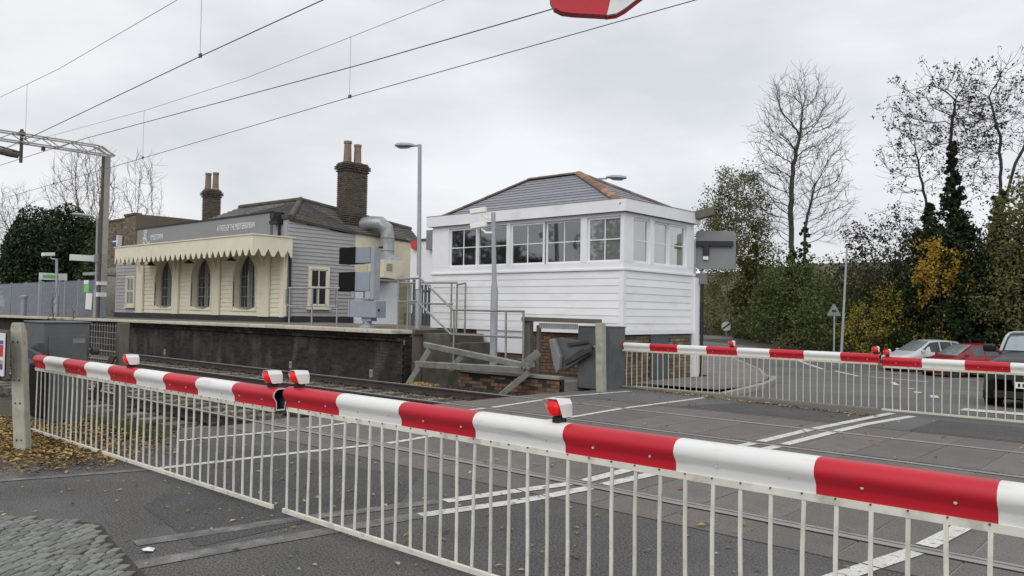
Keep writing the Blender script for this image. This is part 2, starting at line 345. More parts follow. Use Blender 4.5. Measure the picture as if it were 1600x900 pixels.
def gz(x, y):
    # the road drops away beyond the crossing
    return -1.12 * sstep(15.5, 36, y) * (1 - .85 * (1 - sstep(-26, -12, x)))
# ------------------------------------------------------------------ ground, track bed, roads
def base_z(x, y):
    z = gz(x, y) - .045
    if x < 6 or True:
        c = sstep(4.35, 4.95, y) * (1 - sstep(12.3, 12.9, y)); z = z * (1 - c) - .45 * c
    if -9.9 > x and 12.3 <= y < 16.9 and x < -14.5: z = min(z, -.3)
    if -14.6 < x < -9.0 and 11.6 < y < 14.25: z = -.30 + .25 * sstep(-10.6, -9.6, x)
    return z
xs = np.unique(np.concatenate([np.linspace(-500, -60, 12), np.linspace(-60, -16, 45), np.linspace(-16, 14, 91), np.linspace(14, 60, 24), np.linspace(60, 500, 10)]))
ys = np.unique(np.concatenate([np.linspace(-300, -10, 8), np.linspace(-10, 3.8, 15), np.linspace(3.8, 16, 80), np.linspace(16, 70, 55), np.linspace(70, 600, 12)]))
V = [(x, y, base_z(x, y)) for y in ys for x in xs]; nx = len(xs)
F = [(j * nx + i, j * nx + i + 1, (j + 1) * nx + i + 1, (j + 1) * nx + i) for j in range(len(ys) - 1) for i in range(nx - 1)]
nmesh('ground', V, F, 'soil', kind='structure', smooth=True)
def strip(name, rows, mat, nx=10, dz=0.0, follow=True):
    # rows: list of ((xl,yl),(xr,yr)) stations; draped on the terrain
    V = []; F = []
    for (a, b) in rows:
        for i in range(nx + 1):
            t = i / nx; x = a[0] + (b[0] - a[0]) * t; y = a[1] + (b[1] - a[1]) * t
            V.append((x, y, (gz(x, y) if follow else 0) + dz))
    n = nx + 1
    F = [(j * n + i, j * n + i + 1, (j + 1) * n + i + 1, (j + 1) * n + i) for j in range(len(rows) - 1) for i in range(nx)]
    me = nmesh(name, V, F, mat, kind='structure'); return me
strip('road', [((-7.75, -12), (4, -12)), ((-7.75, 1.0), (4, 1.0)), ((-7.9, 2.28), (4, 2.28)), ((-9.1, 3.6), (4, 3.6)), ((-9.75, 4.4), (4, 4.4)), ((-9.8, 5.26), (4, 5.26))], 'asphalt', 16)
strip('footway', [((-14, -8), (-7.75, -8)), ((-13.5, .6), (-7.75, .6)), ((-9.6, 2.2), (-7.9, 2.28)), ((-9.3, 2.9), (-8.6, 3.0))], 'footway', 6, -.004)
RD = [((-9.75, 11.92), (5, 11.92)), ((-9.5, 13.1), (6, 13.1)), ((-9.3, 14.3), (8, 14.3))]
RD += [((-8.9, 14.32), (8.6, 14.4)), ((-8.9, 15.5), (9.5, 15.5))]
y = 16.5
kerbline = [(-7.3, 14.35), (-7.25, 15.3), (-7.5, 16.6), (-7.95, 18.05), (-8.75, 20.0), (-10.7, 24.3), (-13.2, 29.6), (-15.8, 34.6), (-19.4, 38.6), (-26, 44.0), (-36, 50)]
def kx(y):
    for (a, b) in zip(kerbline, kerbline[1:]):
        if a[1] <= y <= b[1]: return a[0] + (b[0] - a[0]) * (y - a[1]) / max(1e-6, b[1] - a[1])
    return kerbline[-1][0]
while y <= 46:
    RD.append(((kx(y) - .5, y), (13, y + .3))); y += 1.0
RD += [((-28, 47.2), (-12, 47.0)), ((-38, 53), (-22, 57)), ((-55, 60), (-42, 70)), ((-80, 68), (-70, 82))]
strip('far_road', RD, 'asphalt_far', 22)
strip('road_patch', [((-6.9, 12.05), (-4.2, 12.0)), ((-6.6, 13.0), (-4.0, 12.9)), ((-6.3, 13.9), (-4.0, 13.6))], 'patch_asphalt', 4, .004)
strip('road_patch', [((-3.3, 12.0), (3.5, 11.97)), ((-3.3, 13.6), (3.5, 13.5))], 'patch_asphalt', 6, .004)
strip('road_patch', [((-6.2, 2.75), (-4.95, 2.55)), ((-7.2, 3.6), (-5.0, 4.3)), ((-8.3, 4.6), (-5.6, 5.0))], 'patch_asphalt', 4, .003)
# pavement island with kerb stones round the signal box
isl = [((-9.4, 14.35), (-7.42, 14.35)), ((-9.4, 15.3), (-7.37, 15.3)), ((-9.5, 16.6), (-7.62, 16.6)), ((-9.5, 18.05), (-8.07, 18.05)), ((-12, 20.0), (-8.87, 20.0)), ((-14, 24.3), (-10.82, 24.3)), ((-17, 29.6), (-13.3, 29.6)), ((-20, 34.6), (-15.95, 34.6)), ((-24, 38.6), (-19.5, 38.6)), ((-32, 44), (-26.1, 44))]
strip('pavement', [((a[0], a[1]), (b[0], b[1])) for a, b in isl], 'pavement_pink', 6, .10)
kr = thing('kerb', None, None, (-7.3, 14.35, 0), kind='structure'); kr['label'] = 'grey stone kerb curving round the pavement beside the white signal box'
pts = []
for a, b in zip(kerbline[:9], kerbline[1:9]):
    d = math.dist(a, b); n = max(1, round(d / .92))
    pts += [(a[0] + (b[0] - a[0]) * i / n, a[1] + (b[1] - a[1]) * i / n) for i in range(n)]
pts = [(-9.25, 14.2), (-8.5, 14.16), (-7.9, 14.16)] + pts
for a, b in zip(pts, pts[1:]):
    if math.dist(a, b) < .1: continue
    za, zb = gz(*a), gz(*b); f = .012 / math.dist(a, b)
    p = Vector((a[0], a[1], za + .025)); q = Vector((b[0], b[1], zb + .025)); d = q - p
    drop = .055 if a[1] < 14.7 else 0
    MB().beam(p + d * f - Vector((0, 0, drop)), q - d * f - Vector((0, 0, drop if b[1] < 14.5 else 0)), .13, .17).build('kerb_stone', 'kerb', kr, bevel=.012)
# grassy bank and hill behind
V = []; F = []; gx = np.linspace(-110, 90, 61); gy = np.linspace(50, 150, 31)
for yy in gy:
    for xx in gx:
        h = 9.0 * sstep(64, 120, yy - .25 * (xx + 20)) * (1 - .35 * sstep(-20, 60, xx)) + .7 * math.sin(xx * .13) * sstep(64, 90, yy)
        V.append((xx, yy, base_z(xx, yy) - .3 + h))
F = [(j * 61 + i, j * 61 + i + 1, (j + 1) * 61 + i + 1, (j + 1) * 61 + i) for j in range(30) for i in range(60)]
nmesh('hill', V, F, 'grass_bank', kind='structure', smooth=True)
# ------------------------------------------------------------------ crossing deck
RAILS = [5.87, 7.305, 9.33, 11.03]
ROWS = [(5.28, 5.80), (5.998, 7.235), (7.435, 9.26), (9.455, 10.96), (11.10, 11.90)]
deck = thing('crossing_deck', 'brown grey rubber crossing panels between and beside the rails', None, (-3, 8.5, 0), kind='structure')
MB().box(-9.78, 5.27, -.30, 4, 11.91, -.06).build('deck_bed', 'joint_fill', deck)
for (y0, y1) in ROWS:
    w = .655; src = None; x = -9.78
    while x < 3.9:
        c = ((x + w / 2), (y0 + y1) / 2, -.0305 + rng.uniform(-.0015, .0))
        if src is None:
            src = MB().box(-w / 2 + .006, -(y1 - y0) / 2, -.025, w / 2 - .006, (y1 - y0) / 2, .03).build('deck_panel', 'deck', deck, bevel=.004, world=False); src.location = Vector(c) - toploc(deck)
        else: inst(src, deck, c)
        x += w
for (y0, y1) in ROWS: MB().box(-9.78, y0 + .01, -.059, 3.9, y1 - .01, -.008).build('joint_filler', 'joint_fill', deck)
# edge strip between road and deck
for y0, y1 in ((5.262, 5.276),): MB().box(-9.8, y0, -.1, 4, y1, .004).build('edge_strip', 'steel_dark', deck)
MB().box(-9.8, 5.28, -.4, -9.785, 11.9, -.006).build('edge_plate', 'steel_dark', deck)
# ------------------------------------------------------------------ painted lines
def line(pts, w, mat, z=.005):
    V = []; F = []
    def clip(y0, y1):
        out = []
        for a, b in zip(pts, pts[1:]):
            lo, hi = max(min(a[1], b[1]), y0), min(max(a[1], b[1]), y1)
            if hi - lo < .004: continue
            g = lambda y: a[0] + (b[0] - a[0]) * (y - a[1]) / (b[1] - a[1])
            out.append(((g(lo), lo), (g(hi), hi)))
        return out
    spans = [(-20, 5.26)] + ROWS + [(11.92, 60)]
    mb = MB()
    for (y0, y1) in spans:
        for (p, q) in clip(y0, y1):
            d = Vector((q[0] - p[0], q[1] - p[1], 0)).normalized(); s = Vector((-d.y, d.x, 0)) * w / 2
            n = max(1, int(abs(q[1] - p[1]) / 1.0)) if y0 > 11 else 1
            for k in range(n):
                a = Vector((p[0] + (q[0] - p[0]) * k / n, p[1] + (q[1] - p[1]) * k / n, 0)); b = Vector((p[0] + (q[0] - p[0]) * (k + 1) / n, p[1] + (q[1] - p[1]) * (k + 1) / n, 0))
                az, bz = (gz(a.x, a.y), gz(b.x, b.y)) if y0 > 11 else (0, 0)
                mb.add([a + s + Vector((0, 0, az + z)), b + s + Vector((0, 0, bz + z)), b - s + Vector((0, 0, bz + z)), a - s + Vector((0, 0, az + z))], [(3, 2, 1, 0)])
    return mb.build('road_marking', mat, None, kind='structure', recalc=False)
line([(-7.98, 2.28), (-7.6, 3.4)], .10, 'road_paint_worn')
line([(-7.6, 3.4), (-7.42, 5.0), (-7.25, 6.0), (-7.38, 7.4), (-7.25, 9.3), (-7.37, 11), (-7.3, 13.62)], .10, 'road_paint')
line([(-9.01, 4.35), (-8.84, 5.8), (-8.98, 7.3), (-8.82, 9.35), (-9.02, 10.9), (-9.17, 11.5), (-8.9, 13.56)], .10, 'road_paint')
line([(-4.75, 4.54), (-4.6, 5.2), (-4.42, 5.9), (-4.45, 7.2), (-4.3, 9.3), (-4.28, 10.9), (-4.08, 13.94)], .13, 'road_paint')
line([(-4.34, 4.9), (-4.28, 5.25), (-4.2, 6.0), (-4.14, 7.15), (-4.0, 9.3), (-3.97, 10.9), (-3.92, 12.2), (-3.72, 13.75)], .13, 'road_paint')
line([(-4.55, 4.1), (-4.34, 4.9)], .13, 'road_paint')
line([(-4.92, 1.6), (-4.76, 2.85), (-4.55, 4.1)], .16, 'road_paint_worn')
line([(-5.3, 2.3), (-5.12, 3.3), (-4.78, 4.5)], .14, 'road_paint_worn')
line([(-1.78, 4.7), (-1.56, 5.8), (-1.44, 7.2), (-1.3, 9.3), (-1.2, 11.2), (-1.1, 13.6)], .13, 'road_paint')
for a, b, w in [((-18.9, 37.6), (-16.5, 34.7), .12), ((-17.2, 42.5), (-14.8, 39.6), .2), ((-14.2, 39.5), (-12.5, 37.7), .2), ((-12, 37.9), (-9.4, 36.9), .15), ((-10.4, 35.5), (-9.6, 33.4), .2), ((-8.4, 30.6), (-7.9, 29.2), .2), ((-5.3, 19.9), (-5.05, 19.1), .15), ((-4.6, 18.5), (-4.35, 17.6), .15), ((-13.6, 41.2), (-8.2, 40.0), .12)]:
    line([a, b], w, 'road_paint', .012)
line([(-3.4, 15.45), (-2.0, 15.52)], .4, 'road_paint', .01)
# ------------------------------------------------------------------ railway tracks
bed = []; prof = [(4.85, -.42), (5.2, -.38), (5.42, -.21), (6.6, -.18), (8.3, -.22), (10.2, -.18), (11.7, -.2), (12.45, -.28)]
bx = np.concatenate([np.linspace(-90, -40, 40), np.linspace(-39.5, -9.8, 150)]); by = np.linspace(4.85, 12.45, 60)
pz = np.interp(by, [p[0] for p in prof], [p[1] for p in prof])
V = np.array([(x, y, z + nrg.uniform(-.025, .025)) for x in bx for y, z in zip(by, pz)]); n = len(by)
F = [(i * n + j, (i + 1) * n + j, (i + 1) * n + j + 1, i * n + j + 1) for i in range(len(bx) - 1) for j in range(n - 1)]
nmesh('track_bed', V, F, 'track_bed', kind='structure')
V = []; F = []
octf = np.array([(0, 1, 4), (1, 2, 4), (2, 3, 4), (3, 0, 4), (1, 0, 5), (2, 1, 5), (3, 2, 5), (0, 3, 5)])
def stones(name, n, x0, x1, mat, ylo=5.15, yhi=12.3, smin=.02, smax=.045, zf=None):
    X = x1 - (x1 - x0) * nrg.random(n) ** 1.5; Y = nrg.uniform(ylo, yhi, n)
    Z = np.interp(Y, [p[0] for p in prof], [p[1] for p in prof]) if zf is None else zf(X, Y)
    S = nrg.uniform(smin, smax, n)
    b = np.array([(1, 0, 0), (0, 1, 0), (-1, 0, 0), (0, -1, 0), (0, 0, .8), (0, 0, -.8)])
    P = b[None] * (1 + .5 * nrg.uniform(-1, 1, (n, 6, 1))) * S[:, None, None] + nrg.uniform(-.25, .25, (n, 6, 3)) * S[:, None, None]
    a = nrg.uniform(0, 6.28, n); ca, sa = np.cos(a)[:, None], np.sin(a)[:, None]
    Q = np.stack([P[..., 0] * ca - P[..., 1] * sa, P[..., 0] * sa + P[..., 1] * ca, P[..., 2]], -1)
    Q += np.stack([X, Y, Z + S * .3], -1)[:, None, :]
    Fq = octf[None] + (np.arange(n) * 6)[:, None, None]
    return nmesh(name, Q.reshape(-1, 3), Fq.reshape(-1, 3), mat, kind='stuff')
o = stones('ballast', 22000, -45, -9.85, 'ballast'); o['label'] = 'dark brown stone ballast lying between the sleepers'
def rail_mesh(y, x0, x1, top=0.004):
    mb = MB()
    p = [(-.07, -.155), (.07, -.155), (.07, -.14), (.012, -.125), (.012, -.05), (.035, -.035), (.035, -.004), (.028, 0), (-.028, 0), (-.035, -.004), (-.035, -.035), (-.012, -.05), (-.012, -.125), (-.07, -.14)]
    n = len(p); vs = [(x, y + a, top + b) for x in (x0, x1) for (a, b) in p]
    fs = [(i, (i + 1) % n, n + (i + 1) % n, n + i) for i in range(n)]
    mb.add(vs, [tuple(range(n)), tuple(range(n, 2 * n))]); mb.add(vs, fs)
    for i, f in enumerate(mb.f):
        if i >= 2 and (i - 2) in (6, 7, 8): mb.m[i] = 1
    return mb
for k, (ya, yb, lab) in enumerate([(RAILS[0], RAILS[1], 'near railway track with worn sleepers, closest to the barriers at the front'), (RAILS[2], RAILS[3], 'far railway track running under the platform edge')]):
    tr = thing('railway_track', lab, 'railway track', (-10, (ya + yb) / 2, -.16), 'railway tracks')
    for y in (ya, yb):
        rail_mesh(y, -95, 14).build('rail', ['rail_side', 'rail_head'], tr)
        if k == 0: MB().box(-9.78, y + .075, -.12, 4, y + .118, -.001).build('check_strip', 'galv_rail', tr)
    src = None; x = -10.1; c = (ya + yb) / 2
    ch = MB()
    while x > -62:
        p = (x, c, -.225); rz = rng.uniform(-.012, .012)
        if src is None:
            src = MB().box(-.125, -1.27, -.065, .125, 1.27, .065).build('sleeper', 'sleeper', tr, bevel=.01, world=False); src.location = Vector(p) - toploc(tr)
        else: inst(src, tr, p, (0, 0, rz))
        if x > -32:
            for y in (ya, yb):
                ch.box(x - .09, y - .17, -.158, x + .09, y - .045, -.105); ch.box(x - .09, y + .045, -.158, x + .09, y + .17, -.105)
        x -= .70
    ch.build('rail_chairs', 'rail_side', tr, kind='stuff')
    x = 4.4
    while x < 10: inst(src, tr, (x, c, -.225)); x += .7
# ------------------------------------------------------------------ platform
def zp(x): return 1.07 + .0048 * min(0, x + 20)
PX1, PX0 = -14.6, -75.0
pf = thing('platform', 'long station platform with pale coping edge and sooty brick wall', 'platform', (-20, 12.3, 0))
pf['kind'] = 'structure'; del pf['category']
mb = MB()
vs = []; xsP = [PX1, -20, -30, -45, -75]
for x in xsP: vs += [(x, 12.78, zp(x) - .002), (x, 17.2, zp(x) - .002), (x, 17.2, -.5), (x, 12.78, -.5)]
fs = []
for i in range(len(xsP) - 1):
    b = i * 4
    for j in range(4): fs.append((b + j, b + (j + 1) % 4, b + 4 + (j + 1) % 4, b + 4 + j))
fs += [(0, 1, 2, 3), (16, 17, 18, 19)]
mb.add(vs, fs); mb.build('platform_body', 'platform_top', pf)
x = PX1; sc = None
while x > -70:
    l = .91
    zc = zp(x - l / 2) - .045 + rng.uniform(-.002, .002)
    if sc is None:
        sc = MB().box(-l / 2 + .004, -.33, -.045, l / 2 - .004, .33, .045).build('coping_slab', 'coping', pf, bevel=.012, world=False); sc.location = Vector((x - l / 2, 12.47, zc)) - toploc(pf)
    else: inst(sc, pf, (x - l / 2, 12.47, zc))
    x -= l
MB().box(-44, 12.50, -.5, PX1 - .02, 12.77, .78).build('wall_core', 'dark_mortar', pf)
MB().box(-75, 12.50, -.5, -44.01, 12.77, .72).build('wall_core', 'soot_brick', pf)
bw = MB(); brick_wall(bw, None, (-40, 12.50, -.36), (1, 0, 0), (0, -1, 0), 25.38, 1.13); bw.build('wall_bricks', 'soot_brick', pf, kind='stuff')
cb = MB()
for i, (yy, z0) in enumerate(((12.40, .80), (12.32, .885))):
    x = PX1 - .02 - .1 * i
    while x > -42:
        cb.box(x - .215, yy + rng.uniform(-.006, .006), z0, x, 12.77, z0 + .075); x -= .228
cb.build('corbel_bricks', 'soot_brick', pf, kind='stuff')
ew = MB(); brick_wall(ew, None, (PX1 - .012, 12.55, -.3), (0, 1, 0), (1, 0, 0), 1.75, 1.2, back=.04); ew.build('end_bricks', 'soot_brick', pf, kind='stuff')
MB().box(PX1 - .25, 12.78, .95, PX1 + .06, 14.3, 1.075).build('end_slab', 'shaded_mossy_concrete', pf, bevel=.02)
# steps and landing at the platform end, under the handrails
st = thing('platform_steps', 'mossy concrete landing and steps going down from the platform end', 'steps', (-14.2, 13.5, -.3))
for i, (xa, xb, zt_) in enumerate(((.07, 1.02, 1.0), (1.02, 1.34, .80), (1.34, 1.56, .55), (1.56, 1.78, .32))):
    MB().box(PX1 + xa + .003, 13.05, -.3, PX1 + xb, 14.2, zt_).build('step', 'shaded_mossy_concrete', st, bevel=.01)
MB().box(-12.8, 13.1, -.3, -10.2, 14.2, .12).build('landing', 'concrete', st, bevel=.02)
bw = thing('brick_kerb_wall', 'low crumbling red brick wall under the concrete slab by the rails', 'wall', (-11.9, 12.9, -.3))
MB().box(-13.15, 12.93, -.34, -10.2, 13.09, .16).build('wall_core', 'dark_mortar', bw)
q = MB(); brick_wall(q, None, (-13.15, 12.93, -.32), (1, 0, 0), (0, -1, 0), 2.95, .46, jit=.012); q.build('wall_bricks', 'red_brick', bw, kind='stuff')
sl_ = MB().prism([(-13.05, 12.88), (-12.6, 12.80), (-11.7, 12.86), (-10.2, 12.9), (-10.2, 13.1), (-13.05, 13.1)], 'z', .165, .235).build('slab', 'concrete', bw, bevel=.012)
# rubble at the foot of the platform end
def rub(X, Y): return np.full(len(X), -.28) + .12 * np.exp(-((X + 13.9) / .6) ** 2 - ((Y - 12.5) / .35) ** 2)
o = stones('rubble', 900, -15.2, -13.0, 'leaf_fallen_dark', 12.05, 12.95, .02, .06, rub); o['label'] = 'leaves, stones and rubble heaped at the foot of the platform end'
o = stones('wet_ballast', 2600, -13.5, -9.9, 'track_bed', 11.2, 13.0, .02, .04, lambda X, Y: np.full(len(X), -.2)); o['label'] = 'dark wet ballast between the platform end and the crossing'
# cobbles in arcs at the near left
cb = thing('cobbled_paving', 'grey stone setts laid in wavy arcs at the near left corner', None, (-5.5, 1.8, 0), kind='structure')
MB().add([(-9, .3, .006), (-3.4, .3, .006), (-3.6, 1.6, .006), (-4.5, 2.05, .006), (-5.45, 2.22, .006), (-5.95, 2.33, .006), (-6.6, 1.95, .006), (-9, 1.75, .006)], [tuple(range(8))]).build('cobble_bed', 'cobble_joint', cb)
src = []
for k in range(6):
    w, h = .0255 + .002 * (k % 3), .046 + .005 * (k % 2)
    poly = [(-w + rng.uniform(-.003, .003), -h + rng.uniform(-.005, .005)), (w + rng.uniform(-.003, .003), -h + rng.uniform(-.005, .005)), (w + rng.uniform(-.004, .004), h + rng.uniform(-.005, .005)), (-w + rng.uniform(-.004, .004), h + rng.uniform(-.005, .005))]
    src.append(MB().prism(poly, 'z', -.02, .011).build('cobble', 'cobble', cb, bevel=.007, world=False))
def in_bed(x, y):
    lim = np.interp(x, [-9, -6.6, -5.95, -5.45, -4.5, -3.6, -3.4], [1.72, 1.92, 2.29, 2.18, 2.0, 1.55, .4]); return y < lim and y > .75
cnt = 0; used = set(); U = Vector((.745, .667, 0)); Vd = Vector((-.667, .745, 0)); O = Vector((-5.2, 1.75, 0)); base_rot = math.atan2(U.y, U.x)
for r in range(-20, 20):
    for c in range(-32, 28):
        u = c * .061 + (.030 if r % 2 else 0) + rng.uniform(-.008, .008); fr = (u / .8) % 1.0
        v = r * .108 + .07 * (1 - (2 * fr - 1) ** 2) + rng.uniform(-.006, .006); slope = -.09 * 4 * (2 * fr - 1) / .8
        p = O + U * u + Vd * v; x, yy = p.x, p.y
        vis = yy > max(1.36 + (x + 5.22) * .98, 1.40 - (x + 5.34) * .285)
        if in_bed(x, yy) and vis and cnt < 300:
            k = cnt % 6; p = (x, yy, .010 + rng.uniform(-.0025, .0025)); rot = (rng.uniform(-.025, .025), rng.uniform(-.025, .025), base_rot + .12 * math.atan(slope) + rng.uniform(-.06, .06))
            if k not in used: src[k].location = Vector(p) - toploc(cb); src[k].rotation_euler = rot; used.add(k)
            else: inst(src[k], cb, p, rot)
            cnt += 1
# ------------------------------------------------------------------ level crossing barriers
BAR0 = None
def barrier(name, label, x0, x1, Y, ztop, red_first, lamps, skirt_mat, bar_dx, tip_at, L=.66, bottom=None, bw=.0085):
    # boom from x0 to x1 on the line Y; stripes .66 m counted from the tip
    b = thing('level_crossing_barrier', label, 'barrier', (x0 if tip_at == 'right' else x1, Y, 0), 'level crossing barriers with hanging skirts')
    zt = ztop; k = (zt - .79) / .17
    prof = [(.030, .79), (-.045, .79), (-.046, .845), (-.052, .862), (-.070, .885), (-.075, .905), (-.070, .928), (-.055, .947), (-.030, .958), (.0, .960), (.03, .957), (.052, .945), (.062, .92), (.058, .89), (.045, .865), (.034, .85)]
    prof = [(a, zt - (.96 - c)) for a, c in prof]; n = len(prof)
    mb = MB(); tip = x1 if tip_at == 'right' else x0; sgn = -1 if tip_at == 'right' else 1; i = 0; x = tip
    end = x0 if tip_at == 'right' else x1
    while (x - end) * sgn < -1e-6:
        xe = x + sgn * L
        if (xe - end) * sgn > 0: xe = end
        m = 1 if (i % 2 == 0) == red_first else 0
        vs = [(xx, Y + a, c) for xx in (x, xe) for (a, c) in prof]
        mb.add(vs, [(j, (j + 1) % n, n + (j + 1) % n, n + j) for j in range(n)], m); x = xe; i += 1
    # hollow end: inner wall
    inn = [(a * .86, zt - .085 + (c - zt + .085) * .88) for a, c in prof]
    vs = [(tip, Y + a, c) for a, c in prof] + [(tip, Y + a, c) for a, c in inn] + [(tip + sgn * .5, Y + a, c) for a, c in inn]
    mb.add(vs, [(j, (j + 1) % n, n + (j + 1) % n, n + j) for j in range(n)], 0)
    mb.add(vs, [(n + j, n + (j + 1) % n, 2 * n + (j + 1) % n, 2 * n + j) for j in range(n)], 2)
    mb.add([(end, Y + a, c) for a, c in prof], [tuple(range(n))], 0)
    mb.build('boom', ['boom_white', 'boom_red', 'machine_dark'], b, smooth=35, recalc=True)
    zb = zt - .17
    MB().box(x0 + .02, Y - .053, zb - .012, x1 - .02, Y - .038, zb + .020).build('skirt_top_rail', skirt_mat, b)
    sag = .012
    MB().box(x0 + (.0 if tip_at == 'left' else -.05), Y - .058, .030, x1 - .01, Y - .034, .064).build('skirt_bottom_rail', bottom or skirt_mat, b, bevel=.004)
    src = None; x = (x1 - .04) if tip_at == 'right' else (x0 + .04); bl = MB(); lo, hi = x0 + .02, x1 - .02
    while lo <= x <= hi:
        c = (x, Y - .046, (zb + .048) / 2); rot = (rng.uniform(-.012, .012), rng.gauss(0, .010), rng.uniform(-.2, .2))
        if src is None:
            h = (zb - .048) / 2; m = MB()
            st = [(-.0, -h), (rng.uniform(-.003, .003), -h * .3), (rng.uniform(-.004, .004), h * .4), (0, h)]
            for (a, za), (d, zc) in zip(st, st[1:]):
                m.add([(a - bw, -.005, za), (a + bw, -.005, za), (a + bw, .005, za), (a - bw, .005, za), (d - bw, -.005, zc), (d + bw, -.005, zc), (d + bw, .005, zc), (d - bw, .005, zc)], [(0, 1, 5, 4), (1, 2, 6, 5), (2, 3, 7, 6), (3, 0, 4, 7)])
            src = m.build('skirt_bar', skirt_mat, b, world=False); src.location = Vector(c) - toploc(b); src.rotation_euler = rot
        else: inst(src, b, c, rot)
        bl.lathe([(.0042, -.004), (.0042, .012)], (x, Y - .056, zb + .016), 'y', 6)
        x += sgn * bar_dx
    bl.build('bolts', 'bolt', b, kind='stuff')
    rv = MB(); x = tip + sgn * .2
    while (x - end) * sgn < 0:
        rv.lathe([(.007, -.004), (.006, .004)], (x + rng.uniform(-.02, .02), Y - .0535, zt - .095 + rng.uniform(-.004, .004)), 'y', 8); x += sgn * L * .5
    rv.build('rivets', 'skirt_white', b, kind='stuff')
    for lx in lamps:
        z0 = zt + .005
        lp = MB().box(lx - .024, Y - .035, z0 - .012, lx + .024, Y + .035, z0 + .024).build('lamp_bracket', 'rubber', b, bevel=.006)
        # tapered white hood with a red lens at its front (towards -Y)
        z0 += .022; h = MB()
        def ring(w, y, zlo, zhi, rr): return [(lx - w, y, zlo), (lx + w, y, zlo), (lx + w, y, zhi - rr), (lx + w - rr * .6, y, zhi), (lx - w + rr * .6, y, zhi), (lx - w, y, zhi - rr)]
        R_ = [ring(.050, Y - .066, z0 + .004, z0 + .100, .030), ring(.048, Y - .015, z0, z0 + .099, .028), ring(.043, Y + .055, z0 + .002, z0 + .095, .025), ring(.038, Y + .063, z0 + .010, z0 + .084, .024)]
        # hood mouth cut back at the bottom
        R_[0] = [(p[0], p[1] + (.030 if j < 2 else .0), p[2]) for j, p in enumerate(R_[0])]
        vs = [p for r in R_ for p in r]
        h.add(vs, [(i * 6 + j, i * 6 + (j + 1) % 6, (i + 1) * 6 + (j + 1) % 6, (i + 1) * 6 + j) for i in range(3) for j in range(6)]); h.add(vs, [(18, 19, 20, 21, 22, 23)])
        lm = h.build('barrier_lamp', 'lamp_white', b, smooth=30)
        MB().lathe([(.002, -.012), (.018, -.010), (.034, -.004), (.040, .0), (.040, .03)], (lx, Y - .058, z0 + .050), 'y', 18).build('lens', 'red_lens', lm, smooth=True)
    return b
nb1 = barrier('b', 'red and white barrier at the near left, hanging from the dark machine cabinet', -10.60, -5.37, 3.4, .94, True, (-8.05, -5.50), 'skirt_white', .138, 'right', .61)
nb2 = barrier('b', 'red and white barrier nearest the camera, running out at the lower right', -5.24, .30, 3.4, .963, True, (-5.14, -2.68), 'skirt_white', .138, 'left')
fb1 = barrier('b', 'far red and white barrier in front of the white signal box corner and pavement', -9.70, -4.29, 14.0, .955, True, (-6.94, -4.36), 'skirt_far', .123, 'right', .63, 'skirt_dirty', .0065)
fb2 = barrier('b', 'far red and white barrier in front of the black car at the right', -4.25, 1.4, 14.0, .915, True, (-4.18,), 'skirt_far', .123, 'left', .61, None, .0075)
# barrier machines
def machine(label, x0, x1, y0, y1, h, z0, door_face, mat='cabinet_grey'):
    m = thing('barrier_machine', label, 'machine cabinet', ((x0 + x1) / 2, (y0 + y1) / 2, z0), 'barrier machines')
    MB().box(x0, y0, z0, x1, y1, h).build('cabinet', mat, m, bevel=.015)
    MB().box(x0 - .015, y0 - .015, h - .002, x1 + .015, y1 + .015, h + .022).build('lid', mat, m, bevel=.01)
    return m
m1 = machine('dark grey barrier machine cabinet behind the concrete post at the near left', -12.02, -11.29, 3.66, 4.22, 1.30, -.12, 'x')
MB().box(-11.285, 3.72, .80, -11.265, 4.18, 1.14).build('door', 'cabinet_grey', m1, bevel=.004)
MB().box(-11.285, 3.72, .0, -11.27, 4.18, .76).build('lower_door', 'cabinet_grey', m1, bevel=.004)
MB().box(-11.265, 4.0, 1.04, -11.262, 4.15, 1.10).build('label_plate', 'sign_back', m1)
MB().lathe([(.05, 0), (.05, .08), (.03, .09)], (-11.27, 4.24, .93), 'y', 12).build('shaft_boss', 'machine_dark', m1, smooth=True)
MB().box(-11.6, 3.60, .1, -11.1, 3.655, .78).build('counterweight', 'black_hood', m1, bevel=.02)
q = MB(); q.beam((-11.3, 3.50, .93), (-10.55, 3.41, .88), .05, .12); q.beam((-11.3, 3.56, .93), (-11.05, 3.56, .98), .08, .16); q.build('boom_arm', 'machine_dark', m1, bevel=.01)
MB().lathe([(.07, -.03), (.07, .03)], (-11.28, 3.58, .95), 'y', 14).build('pivot', 'machine_dark', m1, smooth=True)
m2 = machine('grey barrier machine with flared counterweight arm behind the mossy post at the far side', -10.18, -9.36, 13.5, 14.05, 1.26, -.02, 'x', 'cabinet_grey')
MB().box(-10.12, 13.485, .85, -9.6, 13.499, 1.2).build('access_panel', 'cabinet_grey', m2, bevel=.004)
text('lettering', 'A', 'sign_white', m2, (-9.70, 13.48, .97), (1, 0, .3), (-.3, 0, 1), .12)
text('lettering', 'K1 4-8', 'text_yellow', m2, (-9.88, 13.48, .84), (1, 0, .02), (0, 0, 1), .06)
q = MB()
q.add([(-10.72, 13.42, .95), (-10.55, 13.42, 1.02), (-9.75, 13.42, .93), (-9.75, 13.42, .72), (-10.25, 13.42, .42), (-10.50, 13.42, .30), (-10.62, 13.42, .45)] + [(-10.72, 13.34, .95), (-10.55, 13.34, 1.02), (-9.75, 13.34, .93), (-9.75, 13.34, .72), (-10.25, 13.34, .42), (-10.50, 13.34, .30), (-10.62, 13.34, .45)],
      [tuple(range(7))[::-1], tuple(range(7, 14))] + [(i, (i + 1) % 7, 7 + (i + 1) % 7, 7 + i) for i in range(7)])
q.build('counterweight_plate', 'cabinet_grey', m2, bevel=.012)
